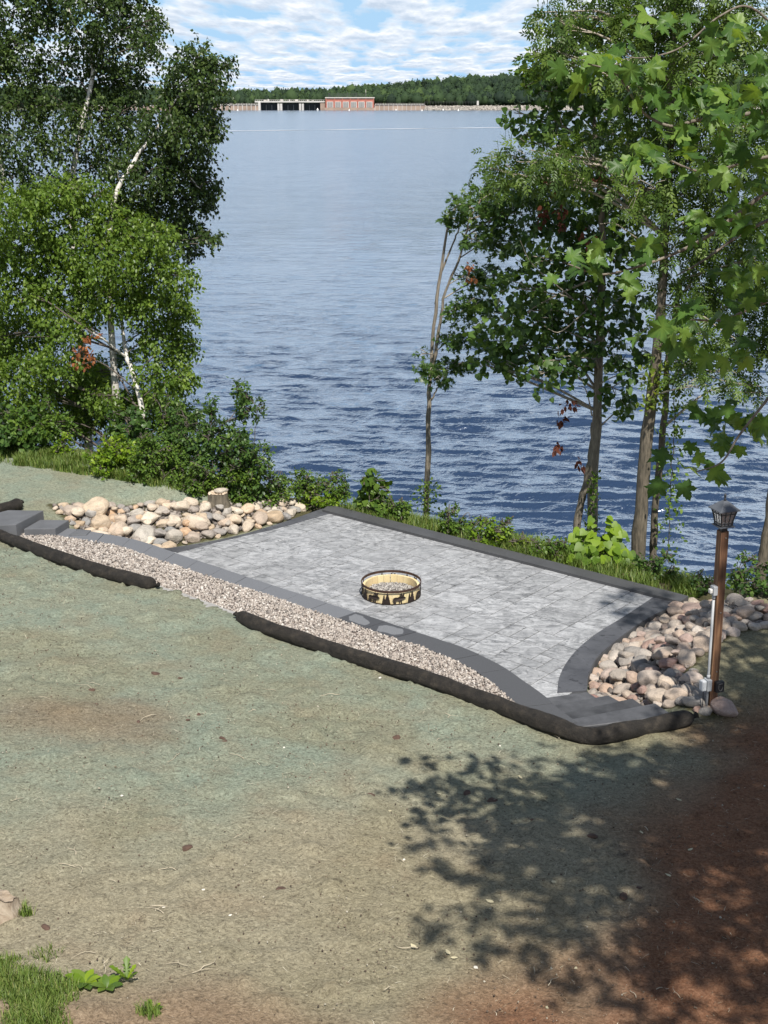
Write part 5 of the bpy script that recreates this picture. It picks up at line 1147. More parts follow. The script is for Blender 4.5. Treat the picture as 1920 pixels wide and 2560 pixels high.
CROWN = [((2.9, 5.3, 9.0), (.8, .8, .5)), ((2.35, 5.9, 8.9), (.4, .4, .3)), ((3.6, 5.6, 9.3), (1.1, 1.0, .6)), ((3.3, 4.3, 9.0), (.7, .6, .4)), ((4.6, 4.4, 9.4), (1.0, .9, .6)), ((4.6, 5.8, 9.2), (1.1, .9, .6)), ((5.8, 4.9, 9.6), (1.2, 1.1, .7)), ((5.9, 6.3, 9.5), (1.2, .9, .7)),
         ((7.2, 5.2, 10), (1.3, 1.3, .8)), ((7.2, 6.9, 9.5), (1.2, 1.0, .7)), ((4.3, 3.3, 9.2), (.6, .6, .4)), ((5.6, 3.2, 9.4), (.8, .7, .5)), ((6.9, 3.2, 9.6), (1, .9, .6)), ((6.4, 5.6, 11.2), (2.0, 1.7, 1.0)), ((8.5, 7, 10), (1.3, 1.6, .9)), ((7.5, 3.5, 7.5), (1.2, 1.2, .8)), ((8.4, 5.8, 7.2), (1.3, 1.3, .8)),
         ((3.7, 2.8, 9.2), (.6, .5, .35)), ((4.7, 2.2, 9.3), (.8, .6, .4)), ((5.9, 1.9, 9.4), (.8, .7, .5)), ((5.0, 1.0, 9.3), (.6, .5, .35)), ((6.6, .8, 9.5), (.9, .7, .5)), ((2.9, 3.4, 9.0), (.4, .35, .25)), ((7.6, 1.6, 9.2), (1, .8, .5)), ((8.4, 3.2, 9.4), (1, 1, .6)),
         ((2.6, 5.1, 9.3), (.7, .5, .4)), ((2.6, 4.3, 9.3), (.6, .5, .4)), ((2.2, 4.0, 9.2), (.35, .3, .25)), ((2.9, 3.5, 9.3), (.5, .45, .3)),
         ((1.9, 4.0, 9.2), (.5, .4, .3)), ((1.5, 4.5, 9.2), (.35, .3, .25)), ((1.4, 3.3, 9.2), (.3, .3, .2)), ((2.2, 3.2, 9.2), (.4, .35, .25)), ((2.4, 2.6, 9.2), (.4, .35, .25)), ((3.2, 2.3, 9.2), (.45, .35, .25)),
         # thinner outer boughs: loose dapples over the steps, the right boulders and the patio corner
         ((6.7, 8.3, 9.4), (.7, .6, .35)), ((5.0, 7.0, 9.4), (.7, .5, .4)), ((5.8, 7.9, 9.5), (.8, .6, .4)), ((4.7, 8.6, 9.4), (.5, .5, .3)), ((5.6, 9.0, 9.5), (.6, .5, .35)), ((6.8, 9.4, 9.6), (.7, .6, .35)), ((5.0, 10.4, 9.9), (.4, .4, .25)), ((4.2, 6.4, 9.2), (.5, .4, .3)), ((6.4, 7.4, 9.4), (.8, .6, .4)), ((5.5, 7.1, 9.3), (.6, .5, .35)), ((7.5, 7.8, 9.3), (.8, .7, .4)), ((3.9, 4.9, 10.2), (1.2, .9, .5)), ((5.2, 5.2, 10.4), (1.2, 1.0, .5)), ((6.2, 2.6, 10.2), (1.2, .9, .5)), ((5.2, 3.0, 10.2), (.9, .7, .4)), ((5.3, 8.0, 9.3), (.5, .5, .3)), ((6.0, 9.6, 9.6), (.5, .45, .3)), ((7.6, 8.8, 9.5), (.9, .8, .5)), ((5.0, 9.6, 12.2), (.5, .4, .25)), ((6.2, 10.6, 12.6), (.5, .5, .3)), ((5.7, 8.5, 12), (.5, .5, .3)), ((4.4, 7.4, 9.3), (.4, .4, .25))]
near_maple()

# ------------------------------------------------------------------ bushes, ground cover, grass
def bush(name, label, u, v, wpx, hpx, lm, tpl=T_OVAL, size=.065, cover=2.3, seed=0, droop=.2, Y=None, group=None, area=None, cat='bush'):
    b = hit(u, v) if Y is None else pd(u, v, Y)
    b = np.array([b[0], b[1], ground_at(b[0], b[1]) if Y is None else b[2]]); s = b[1] * CP / F; w = wpx * s / 2; h = hpx * s
    r = np.random.default_rng(seed + 200); bl = []; n = 13
    for k in range(n):                                                  # ragged outline: low wide clumps and a few tall shoots
        a = r.uniform(0, 6.28); q = math.sqrt(r.random()) * .95; zz = r.uniform(.08, .62) if k % 3 else r.uniform(.6, .95); sq = 1 - .45 * zz
        bl.append((b + np.array([math.cos(a) * q * w * sq, math.sin(a) * q * w * .7 * sq, zz * h]), np.array([w * .34, w * .30, h * .17]) * (1 if k % 3 else .62) * r.uniform(.75, 1.2)))
    stems = [([b + np.array([0, 0, -.06]), b + np.array([0, 0, h * .2]), (b + bl[0][0]) / 2 + np.array([0, 0, .05]), bl[0][0]], .012, .005)]
    t, c = tree(name, label, cat, stems, bl, tpl, size, area or size * size * .34, cover, lm, M['twig_dark'], droop, 6, .28, seed + 300, group, None, .010, (), .7, .5, 6)
    return t
BU = [('dark leafy shrub leaning over the water right of the birches', 560, 1225, 180, 260, 'leaf_dark', T_OVAL, .075), ('tall dark shrub at the water edge behind the leafy shrub', 620, 1240, 150, 320, 'leaf_dark', T_OVAL, .07),
      ('dense green shrub just behind the sawn stump', 600, 1262, 130, 120, 'leaf_bush', T_OVAL, .06), ('yellow green shrub at the middle of the far grass edge', 285, 1185, 170, 120, 'leaf_lime', T_OVAL, .07), ('green shrub between yellow shrub and sawn stump', 410, 1210, 180, 150, 'leaf_bush', T_OVAL, .06),
      ('deep green shrub under the white birch trunk', 350, 1150, 200, 135, 'leaf_dark', T_HEART, .09), ('shady shrub under the left birch twigs', 60, 1130, 230, 120, 'leaf_dark', T_HEART, .085), ('dark shrub filling the hollow under the birch twigs', 175, 1122, 260, 205, 'leaf_dark', T_OVAL, .08), ('leafy shrub under the left end of the birch twigs', 95, 1128, 190, 150, 'leaf_bush', T_OVAL, .075), ('tall shrub in the shade behind the birch trunk', 290, 1130, 190, 170, 'leaf_dark', T_OVAL, .08), ('green shrub between birch trunk and dark shrubs', 425, 1160, 160, 190, 'leaf_bush', T_OVAL, .07), ('bright low plants left of the round leaved bush', 800, 1280, 110, 60, 'leaf_lime', T_OVAL, .06), ('bright weeds just right of the round leaved bush', 1000, 1312, 110, 75, 'leaf_bush', T_RHOMB, .06), ('leafy weeds under the slender maple', 1110, 1322, 110, 60, 'leaf_lime', T_OVAL, .055), ('light green plants before the basswood trunks', 1380, 1398, 130, 60, 'leaf_bush', T_OVAL, .06), ('fern clump on the far grass edge', 165, 1150, 80, 70, 'leaf_lime', T_RHOMB, .06),
      ('low green shrub beside the sawn stump roots', 500, 1235, 120, 90, 'leaf_bush', T_OVAL, .055), ('dark undergrowth shrub behind the yellow shrub', 200, 1120, 200, 160, 'leaf_dark', T_HEART, .085), ('green shrub above the sawn stump', 470, 1180, 170, 190, 'leaf_dark', T_OVAL, .065),
      ('wispy plants at the left corner of the curb', 760, 1265, 130, 110, 'leaf_bush', T_RHOMB, .05), ('low leafy plants behind the left curb end', 690, 1258, 130, 80, 'leaf_bush', T_OVAL, .055), ('round leaved green bush behind the curb corner', 930, 1298, 125, 130, 'leaf_bush', T_HEART, .115), ('airy weeds left of the round leaved bush', 845, 1272, 90, 105, 'leaf_bush', T_RHOMB, .05),
      ('weedy bush at the foot of the slender maple', 1060, 1310, 140, 80, 'leaf_bush', T_OVAL, .055), ('pale weeds right of the slender maple', 1130, 1335, 110, 85, 'leaf_bush', T_RHOMB, .055), ('bright green bush midway along the curb', 1215, 1365, 130, 85, 'leaf_lime', T_OVAL, .07), ('yellowish weeds behind the curb near the basswood', 1310, 1385, 90, 50, 'leaf_yellow', T_RHOMB, .055), ('tall thin weeds between slender maple and basswood', 1265, 1360, 60, 80, 'leaf_bush', T_RHOMB, .05),
      ('dark shrub between the ash trunk and the lamp post', 1690, 1440, 150, 150, 'leaf_dark', T_OVAL, .075), ('dark shrub behind the lamp post', 1790, 1460, 130, 170, 'leaf_dark', T_OVAL, .075), ('low dark shrub behind the right curb end', 1640, 1452, 130, 80, 'leaf_dark', T_OVAL, .065), ('shaded shrub right of the lamp post', 1870, 1490, 120, 120, 'leaf_dark', T_OVAL, .07),
      ('low shaded plants beyond the right boulders', 1760, 1485, 130, 60, 'leaf_dark', T_OVAL, .06), ('small shaded bush at the right picture edge', 1935, 1495, 110, 90, 'leaf_dark', T_OVAL, .065), ('low shaded plants between curb and basswood bush', 1560, 1418, 110, 55, 'leaf_bush', T_OVAL, .06)]
for k, (lab, u, v, w, h, lm, tpl, sz) in enumerate(BU): bush('bush', lab, u, v, w, h, M[lm], tpl, sz, 3.2 if lm != 'leaf_yellow' else 2.0, k)
bush('bush', 'dark thicket behind the white birch trunk', 265, 1085, 270, 260, M['leaf_dark'], T_OVAL, .085, 3.6, 77, Y=27.6)
def lime_bush():
    b = hit(1500, 1412); b[2] = ground_at(b[0], b[1]); t = thing('grape_bush', 'bush of bright yellow green heart shaped leaves between the trunks', 'bush', tuple(b)); r = np.random.default_rng(5); s = b[1] * CP / F
    leafm = [mesh_np('leaf', T_HEART[0] * np.array([1, 1.15, 1]), T_HEART[1], M['leaf_lime'], False, {'tint': np.full(len(T_HEART[0]), q)}) for q in (.05, .25, .45, .65, .9)]
    tubes = []
    for k in range(230):
        a = r.uniform(0, 6.28); q = math.sqrt(r.random()); e = np.array([math.cos(a) * q * 85 * s, math.sin(a) * q * .5, (.10 + .90 * r.random() ** .8) * 112 * s * (1 + .3 * math.sin(a * 3)) * (1 - .45 * q * q)])
        d = nrmz(np.array([math.cos(a) + r.normal(0, .4), -.5 + r.normal(0, .4), -.7])); nn = nrmz(np.array([r.normal(0, .35), -.65 + r.normal(0, .25), .75])); Yv = nrmz(np.cross(nn, d)); Z = np.cross(d, Yv)
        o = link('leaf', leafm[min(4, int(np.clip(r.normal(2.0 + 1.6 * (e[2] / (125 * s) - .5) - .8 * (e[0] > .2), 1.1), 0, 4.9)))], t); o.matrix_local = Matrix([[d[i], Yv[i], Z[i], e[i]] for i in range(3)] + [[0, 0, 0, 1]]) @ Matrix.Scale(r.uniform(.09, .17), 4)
        if k % 5 == 0: tubes.append(tube_np(smooth_path([(r.normal(0, .08), 0, -.05), (e[0] * .5, e[1] * .5, e[2] * .6), e], 7), np.linspace(.009, .004, 7), 4, False))
    link('stems', tube_mesh('stems', tubes, M['twig_dark']), t)
lime_bush()
def ground_cover():
    n = 60000; q = np.column_stack([rng.uniform(-9.5, 9, n), rng.uniform(16.5, 31, n)]); db, sb = seg_dist(q[:, 0], q[:, 1], BANK); d = db * sb
    den = fbm(q[:, 0] * .9, q[:, 1] * .9, 3, 61); k = (d > .30) & (d < 7.5) & (rng.random(n) < .25 + 1.1 * den); k &= ~((q[:, 0] < -1.5) & (d < .6)); q = q[k]; d = d[k]
    z = tz(q[:, 0], q[:, 1]); h = .06 + .52 * fbm(q[:, 0] * 1.4, q[:, 1] * 1.4, 3, 71) * sstep(.2, 1.2, d); P = np.column_stack([q, z + rng.random(len(q)) ** .6 * h])
    D = nrmz(rng.normal(size=P.shape) * .8 + np.array([0, 0, .2])); Nn = nrmz(rng.normal(size=P.shape) * .6 + np.array([0, -.25, .9])); V, Fc, tt = leaves_np(P, D, Nn, rng.uniform(.04, .10, len(P)), T_OVAL, np.clip(rng.normal(.45, .25, len(P)), 0, 1))
    link('ground_cover', mesh_np('ground_cover', V, Fc, M['leaf_bush'], False, {'tint': tt}), kind='stuff', label='leafy ground cover on the bank above the lake', category='ground cover')
ground_cover()
def grass(name, label, poly, n, h0, h1, mt, seed, dens=None, tuftw=1.0):
    r = np.random.default_rng(seed); q = rand_in_poly(poly, n); c = fbm(q[:, 0] * 2.6, q[:, 1] * 2.6, 3, seed); de = seg_dist(q[:, 0], q[:, 1], poly, True)[0]; k = r.random(n) < np.clip((c - .28) * 3.2, .05, 1) * sstep(-.02, .22 if h1 < .09 else .05, de + (c - .5) * .25); q = q[k]; c = c[k]; n = len(q)
    P = np.column_stack([q, tz(q[:, 0], q[:, 1]) - .005]); h = r.uniform(h0, h1, n) * (.5 + c); a = r.uniform(0, 6.28, n); lean = r.uniform(.15, .8, n) * h; w = .0035 * tuftw * r.uniform(.7, 1.5, n)
    dx, dy = np.cos(a), np.sin(a); W_ = np.column_stack([-dy, dx, 0 * dx]) * w[:, None]; Ld = np.column_stack([dx, dy, 0 * dx])
    V = np.stack([P - W_, P + W_, P + Ld * (lean * .35)[:, None] + np.array([0, 0, 1]) * (h * .62)[:, None] + W_ * .7, P + Ld * (lean * .35)[:, None] + np.array([0, 0, 1]) * (h * .62)[:, None] - W_ * .7, P + Ld * lean[:, None] + np.array([0, 0, 1]) * h[:, None]], 1)
    T = np.array([(0, 1, 2), (0, 2, 3), (3, 2, 4)]); Fc = (T[None] + (np.arange(n) * 5)[:, None, None]).reshape(-1, 3)
    link(name, mesh_np(name, V.reshape(-1, 3), Fc, mt, False, {'tint': np.repeat(np.clip(r.normal(.45, .22, n), 0, 1), 5)}), kind='stuff', label=label, category='grass')
grass('grass', 'rough grass strip along the far lawn edge under the birches', hp([(-60, 1120), (60, 1120), (200, 1140), (350, 1170), (480, 1195), (590, 1230), (640, 1262), (560, 1248), (470, 1238), (380, 1220), (250, 1195), (120, 1175), (0, 1162), (-60, 1160)]), 26000, .06, .20, M['grass'], 1, tuftw=1.8)
grass('grass', 'bright grass strip between the curb and the bank plants', [tuple(np.array(q)) for q in OUT_FAR] + [(q[0] + .55, q[1] + .70) for q in OUT_FAR[::-1]], 26000, .07, .24, M['grass'], 2, tuftw=1.7)
grass('grass', 'green grass patch in the lower left corner', hp([(-40, 2385), (50, 2395), (100, 2430), (170, 2440), (215, 2500), (190, 2575), (100, 2600), (-40, 2600)]), 9000, .03, .085, M['grass'], 3)
for i_, (u, v, rr_) in enumerate(((120, 2390, 40), (75, 2300, 36), (225, 2510, 26), (375, 2540, 26), (60, 2290, 20))):
    grass('grass_tuft', ('dry grass tuft above the corner grass', 'dry grass around the pale stump', 'small tuft right of the corner grass', 'lone green tuft at the bottom edge', 'straw grass at the stump foot')[i_],
          hp([(u - rr_ * 1.5, v), (u, v - rr_ * .7), (u + rr_ * 1.3, v), (u, v + rr_ * .6)]), 150, .025, .10, M['grass'], 10 + i_)
def weed(label, u, v, n, L, wd, seed, tpl, up=.35):
    b = hit(u, v); b[2] = ground_at(b[0], b[1]) + .005; r = np.random.default_rng(seed); t = thing('weed', label, 'weed', tuple(b))
    for k in range(n):
        a = 2 * math.pi * k / n + r.uniform(-.3, .3); d = nrmz(np.array([math.cos(a), math.sin(a), up + r.uniform(-.2, .25)])); nn = np.array([-.3 * math.cos(a), -.3 * math.sin(a), 1.0]); Yv = nrmz(np.cross(nn, d)); Z = np.cross(d, Yv)
        V = tpl[0] * np.array([1, wd, 1]); me = mesh_np('leaf', V, tpl[1], M['leaf_lime' if r.random() < .35 else 'leaf_bush'], False, {'tint': np.full(len(V), r.uniform(.3, .9))})
        o = link('leaf', me, t); o.matrix_local = Matrix([[d[i], Yv[i], Z[i], 0] for i in range(3)] + [[0, 0, 0, 1]]) @ Matrix.Scale(L * r.uniform(.7, 1.15), 4)
T_DOCK = fan([(0, .02), (.1, .08), (.25, .20), (.5, .27), (.75, .22), (.92, .1), (1, 0)], (.4, 0), .15, -.3)
T_DAND = fan([(0, .01), (.2, .06), (.28, .14), (.32, .07), (.45, .18), (.5, .08), (.64, .2), (.7, .1), (.84, .16), (1, 0)], (.4, 0), .15, -.25)
weed('broad leaved weed at the edge of the corner grass', 215, 2462, 11, .14, .95, 1, T_DOCK, .5); weed('second broad leaved weed touching the first', 268, 2472, 10, .13, .95, 2, T_DOCK, .6)
weed('upright toothed weed right of the broad leaved weeds', 318, 2455, 7, .16, 1.0, 3, T_DAND, 1.3); weed('small toothed weed at the bottom edge', 378, 2535, 8, .09, 1.0, 4, T_DAND, .5)

# ------------------------------------------------------------------ litter on the lawn
M['straw'] = simple('bleached_twig', (0.44, 0.38, 0.28), .8, .2, 20, bmp=0); M['clod'] = simple('dark_clod', (0.085, 0.05, 0.035), .95, .3, 25, world=True); M['chip'] = simple('pale_stone', (0.62, 0.58, 0.50), .8, .1, 20, bmp=0); M['dryleaf'] = simple('dry_leaf', (0.50, 0.44, 0.28), .7, .2, 15, bmp=0)
def litter():
    r = np.random.default_rng(44); tw = [(100, 1670), (95, 1745), (150, 1850), (185, 1670), (230, 1725), (250, 1715), (395, 1845), (500, 1880), (450, 1885), (440, 2180), (585, 2100), (760, 2090), (190, 2145), (130, 2165), (205, 2185), (60, 2000), (100, 2000), (375, 2270), (410, 2290), (840, 1760), (850, 1740), (1340, 1990), (1100, 1850), (1380, 1980), (1010, 2160), (1370, 2470), (1640, 2480), (1700, 2500), (1620, 2080), (480, 2440), (470, 2420), (500, 2430), (690, 1730), (1120, 1800), (20, 1730), (240, 2390), (255, 2405), (1590, 2500), (1045, 2375), (640, 1780), (610, 1900), (390, 1790), (1750, 2260), (290, 2210), (880, 1640), (960, 2480)]
    for k, (u, v) in enumerate(tw):
        b = hit(u, v); L = r.uniform(.08, .26); a = r.uniform(0, 6.28); pts = []; q = np.zeros(2)
        for j in range(6): pts.append((q[0], q[1], 0)); a += r.normal(0, .35); q = q + np.array([math.cos(a), math.sin(a)]) * L / 5
        pts = [(x, y, ground_at(b[0] + x, b[1] + y) - b[2] + .014 + .01 * math.sin(j)) for j, (x, y, _) in enumerate(pts)]
        tb = [tube_np(pts, np.linspace(.0036, .0018, 6) * r.uniform(.6, 1.2), 5, True)]
        if k % 3 == 0: e = np.array(pts[2]); tb.append(tube_np([e, e + np.array([r.normal(0, .03), r.normal(0, .03), .012])], (.003, .0015), 4, False))
        o = link('twig', tube_mesh('twig', tb, M['straw']), None, label='thin bleached twig lying loose on the bare lawn', category='twig', group='twigs scattered over the lawn'); o.location = b
    cl = [(240, 1760), (230, 1725), (375, 1650), (555, 1845), (560, 1855), (470, 1800), (345, 1805), (450, 1695), (390, 1685), (1000, 1870), (990, 1845), (1110, 1905), (925, 1990), (1165, 1985), (110, 2320), (40, 2260), (370, 2105), (465, 2120), (1600, 2220), (1560, 2240), (490, 1785), (1230, 2000), (1480, 2090), (1330, 2050), (700, 2230)]
    for k, (u, v) in enumerate(cl):
        b = hit(u, v); me = protos['boulder'][k % 12].copy(); me.materials[0] = M['clod']; o = link('clod', me, None, label='crumbled dark soil clod on the lawn', category='soil clod', group='soil clods on the lawn'); o.location = b; q = r.uniform(.022, .05); o.scale = (q * 1.5, q, q * .45); o.rotation_euler = (r.normal(0, .2), r.normal(0, .2), r.uniform(0, 6))
    n = 11000; q = rand_in_poly(hp([(-60, 1345), (380, 1490), (600, 1570), (1250, 1800), (1480, 1870), (1760, 1810), (1960, 1620), (1990, 2600), (-80, 2600)]), n); cr = .0025 + .0085 * rng.random(n) ** 3; k = rng.random(n) < .25 + 1.2 * np.maximum(fbm(q[:, 0] * 1.6, q[:, 1] * 1.6, 3, 17) - .35, 0) * 2; q, cr = q[k], cr[k]
    link('soil_crumbs', scatter_stones('soil_crumbs', np.column_stack([q, np.array([ground_at(a, b) for a, b in q]) + cr * .3 + .004]), cr, gravel_mat('soil_crumb', [(0, (0.05, 0.035, 0.025)), (.45, (0.14, 0.10, 0.07)), (.8, (0.24, 0.20, 0.14)), (1, (0.45, 0.41, 0.33))])), kind='stuff', label='fine soil crumbs strewn over the bare lawn', category='soil')
    n = 8000; q = rand_in_poly(hp([(-60, 1345), (380, 1490), (600, 1570), (1250, 1800), (1480, 1870), (1760, 1810), (1960, 1620), (1990, 2600), (-80, 2600)]), n); k = rng.random(n) < .2 + 1.6 * np.maximum(fbm(q[:, 0] * 1.1, q[:, 1] * 1.1, 3, 27) - .35, 0) * 2; q = q[k]; n = len(q)
    a = rng.uniform(0, 6.28, n); L_ = .006 + .045 * rng.random(n) ** 3; w = rng.uniform(.0008, .0022, n); d = np.column_stack([np.cos(a), np.sin(a), rng.normal(0, .22, n)]) * L_[:, None]; e = np.column_stack([-np.sin(a), np.cos(a), 0 * a]) * w[:, None]
    P = np.column_stack([q, [ground_at(x, y) + .012 for x, y in q]]); V = np.stack([P - d - e, P - d + e, P + e * .8 + [0, 0, .003], P - e * .8 + [0, 0, .003], P + d + np.column_stack([rng.normal(0, .25, (n, 2)) * L_[:, None], 0 * a])], 1)
    T_ = np.array([(0, 1, 2), (0, 2, 3), (3, 2, 4)]); link('straw_bits', mesh_np('straw_bits', V.reshape(-1, 3), (T_[None] + (np.arange(n) * 5)[:, None, None]).reshape(-1, 3), gravel_mat('straw_bit', [(0, (0.09, 0.065, 0.045)), (.35, (0.24, 0.19, 0.12)), (.7, (0.46, 0.40, 0.28)), (1, (0.68, 0.62, 0.48))]), False, {'tint': np.repeat(rng.random(n), 5)}), kind='stuff', label='short straw and mulch bits strewn over the lawn', category='straw')
    st = [(305, 1990), (645, 1993), (508, 2226), (575, 2290), (1020, 1700), (950, 1695), (1250, 1865), (710, 1870), (255, 2480), (290, 2485), (268, 2530), (1190, 2420), (940, 1655), (410, 2270), (1010, 2150), (740, 2115), (1540, 2010), (330, 2560), (820, 2300)]
    for k, (u, v) in enumerate(st):
        b = hit(u, v); o = link('pebble', protos['boulder'][k % 12].copy(), None, label='small pale pebble lying on the lawn', category='pebble', group='pale pebbles on the lawn'); o.data.materials[0] = M['chip']; s = r.uniform(.009, .018); o.location = (b[0], b[1], b[2] + s * .3); o.scale = (s * 1.3, s, s * .6); o.rotation_euler = (0, 0, r.uniform(0, 6))
    lf = [(1092, 1985), (1305, 1950), (1380, 2205), (1540, 2375), (1127, 2397), (1890, 2395), (1720, 2130), (1680, 2195), (1515, 2000), (1600, 2080), (1365, 2525), (1705, 2005), (1125, 2390), (1040, 2375), (980, 2030), (1235, 2260), (1840, 1945), (1440, 2420)]
    for k, (u, v) in enumerate(lf):
        b = hit(u, v); V = T_OVAL[0].copy(); V[:, 2] = .25 * V[:, 1] ** 2 + .2 * (V[:, 0] - .5) ** 2; me = mesh_np('fallen_leaf', V, T_OVAL[1], M['dryleaf']); o = link('fallen_leaf', me, None, label='curled dry leaf fallen on the shaded lawn', category='leaf', group='dry leaves fallen on the lawn'); o.location = (b[0], b[1], b[2] + .012); s = r.uniform(.05, .085); o.scale = (s, s * .8, s); o.rotation_euler = (r.normal(0, .2), r.normal(0, .2), r.uniform(0, 6.28))
litter()

# ------------------------------------------------------------------ far shore
YD = 1000.0
def pbox(name, u0, v0, u1, v1, Y, dep, m, parent, zdown=None, **kw):
    a = pd(u0, v1, Y); b = pd(u1, v0, Y); z0 = a[2] if zdown is None else zdown
    return link(name, bm_mesh(name, box_bm(a[0], b[0], Y, Y + dep, z0, b[2]), m), parent, **kw)
M['brick_red'] = simple('red_brick', (0.44, 0.165, 0.125), .9, .12, .5, bmp=0); M['white_trim'] = simple('white_trim', (0.56, 0.53, 0.49), .8, .08, .5, bmp=0); M['tan_wall'] = simple('tan_concrete', (0.36, 0.27, 0.215), .9, .25, .15, bmp=0); M['pale_conc'] = simple('pale_concrete', (0.55, 0.53, 0.50), .9, .15, .2, bmp=0)
M['win'] = simple('window_blocks', (0.27, 0.26, 0.25), .5, .1, .8, bmp=0); M['gate_dark'] = simple('gate_steel', (0.05, 0.06, 0.06), .8, .2, .3, bmp=0); M['steel'] = simple('dark_steel', (0.06, 0.06, 0.065), .6, .1, 1, bmp=0); M['riprap'] = simple('riprap_stone', (0.26, 0.235, 0.21), .95, .4, .6, bmp=0); M['buoy'] = simple('buoy_white', (0.8, 0.79, 0.76), .4, .03, 1, bmp=0)
def dam():
    ph = thing('powerhouse', 'red brick powerhouse with six tall pale windows across the lake', 'building', tuple(pd(874, 274, YD)))
    ph.location = (0, 0, 0)
    pbox('wall', 814, 245, 935, 270, YD, 16, M['brick_red'], ph); pbox('base', 812, 269.5, 937, 280, YD - .8, 18, M['tan_wall'], ph); pbox('roof_edge', 812.5, 243, 936.5, 245.5, YD - .6, 17.2, M['white_trim'], ph)
    for k in range(6):
        u = 817.5 + k * 19.6; w = pbox('window', u, 254, u + 15.5, 269.2, YD - .35, .6, M['white_trim'], ph); pbox('pane', u + 1.6, 255.2, u + 13.9, 268, YD - .5, .4, M['win'], w)
        for q in (1, 2): pbox('mullion', u + 1.6 + q * 4.0, 255.2, u + 1.95 + q * 4.0, 268, YD - .6, .3, M['white_trim'], w)
    for u in (815, 836.5, 856, 875.6, 895, 914.8, 934): pbox('pilaster', u - .9, 246, u + .9, 269, YD - .45, .7, M['brick_red'], ph)
    sp = thing('spillway_bridge', 'pale spillway bridge on twin piers beside the red powerhouse', 'bridge')
    pbox('deck', 637, 252.6, 812, 256, YD + 2, 9, M['pale_conc'], sp); pbox('railing', 637, 249.2, 812, 249.9, YD + 2, .4, M['white_trim'], sp)
    for u in np.arange(638, 812, 5.0): pbox('rail_post', u, 249.6, u + .7, 252.8, YD + 2, .4, M['white_trim'], sp)
    for u in (694, 700.6, 748, 754.6): pbox('pier', u, 259, u + 4.6, 280, YD + 1, 10, M['pale_conc'], sp)
    pbox('abutment', 646, 255.8, 651, 280, YD + 1.5, 9, M['pale_conc'], sp); pbox('abutment', 801, 258, 812, 280, YD + .5, 9, M['tan_wall'], sp)
    for a, b in ((651, 694), (705.5, 748), (759.5, 801)):
        g = pbox('gate', a, 257.4, b, 280, YD + 8, 1, M['gate_dark'], sp)
        for q in (.33, .66): pbox('gate_rib', a + (b - a) * q, 262, a + (b - a) * q + .8, 276, YD + 7.6, .3, M['pale_conc'], g)
    for u, w, h in ((660, 6, 3.4), (669, 3, 5), (701, 6, 4.6), (722, 3, 4), (737, 8, 4.4), (767, 4, 4), (781, 3, 2.4)): pbox('hoist', u, 252.8 - h, u + w, 252.7, YD + 4, 3, M['white_trim'], sp)
    def wall(label, u0, u1, vt, rail):
        w = thing('dam_wall', label, 'wall'); n = int((u1 - u0) / 10.5)
        for k in range(n):
            a = u0 + (u1 - u0) * k / n; b = u0 + (u1 - u0) * (k + 1) / n; pbox('panel', a + .15, vt, b - .15, 281, YD + 2, 6, M['tan_wall'], w); pbox('buttress', a - .6, vt - .2, a + .6, 281, YD + 1.5, 6, M['pale_conc'], w)
        pbox('coping', u0, vt - 1.0, u1, vt + .1, YD + 1.6, 6.8, M['pale_conc'], w)
        if rail:
            pbox('rail', u0, vt - 4.2, u1, vt - 3.7, YD + 2, .3, M['white_trim'], w)
            for u in np.arange(u0 + 1, u1, 6.5): pbox('rail_post', u, vt - 4.2, u + .7, vt - .9, YD + 2, .3, M['white_trim'], w)
    wall('tan concrete dam wall left of the spillway bridge', 420, 650, 262.5, True); wall('railed tan dam wall right of the red powerhouse', 937.5, 1062, 262.5, True)
    wall('low tan shore wall seen through the birch leaves', 200, 420, 264, False)
    em = thing('embankment', 'long stone covered dam embankment right of the railed wall', 'embankment')
    def ridge(name, u0, u1, zt, y0, y1, m):
        x0 = pd(u0, 260, YD)[0]; x1 = pd(u1, 260, YD)[0]; b = bmesh.new(); vs = []; r = random.Random(3); n = 220
        for k in range(n + 1):
            x = x0 + (x1 - x0) * k / n; vs.append([b.verts.new((x, y0 + r.uniform(-1, 1), -5)), b.verts.new((x, y0 + 3 + r.uniform(-1, 1), -2.6 + r.uniform(-.5, .5))), b.verts.new((x, y1, zt + r.uniform(-.25, .25))), b.verts.new((x, y1 + 7, zt)), b.verts.new((x, y1 + 9, -5))])
        for A, B in zip(vs[:-1], vs[1:]):
            for i in range(4): b.faces.new((A[i], B[i], B[i + 1], A[i + 1]))
        return link(name, bm_mesh(name, b, m), em)
    ridge('slope', 1060, 2300, -.6, YD - 2, YD + 8, M['riprap'])
    x0, x1 = pd(1060, 260, YD)[0], pd(1520, 260, YD)[0]; n = 2600; q = rng.random(n); P = np.column_stack([rng.uniform(x0, x1, n), YD - 2.5 + 10 * q, -3.6 + 3.0 * q]); link('stones', scatter_stones('stones', P, rng.uniform(.35, .85, n), gravel_mat('riprap_bits', [(0, (0.12, 0.11, 0.10)), (.5, (0.27, 0.245, 0.215)), (1, (0.48, 0.44, 0.38))])), em, kind='stuff')
    fe = thing('wire_fence', 'thin wire fence on top of the stone embankment', 'fence')
    for u in np.arange(1062, 1200, 6.8): pbox('post', u, 253.5, u + .5, 263, YD + 10, .25, M['steel'], fe)
    for v in (253.8, 257): pbox('wire', 1062, v, 1198, v + .28, YD + 10.1, .1, M['steel'], fe)
    pbox('gate_post', 1192, 252, 1197, 263, YD + 10, 1, M['pale_conc'], fe)
    su = thing('substation_frame', 'dark steel switchyard frame rising behind the red powerhouse roof', 'substation')
    for u in (822, 845, 868, 890, 914): pbox('mast', u, 231, u + .8, 262, YD + 22, .4, M['steel'], su)
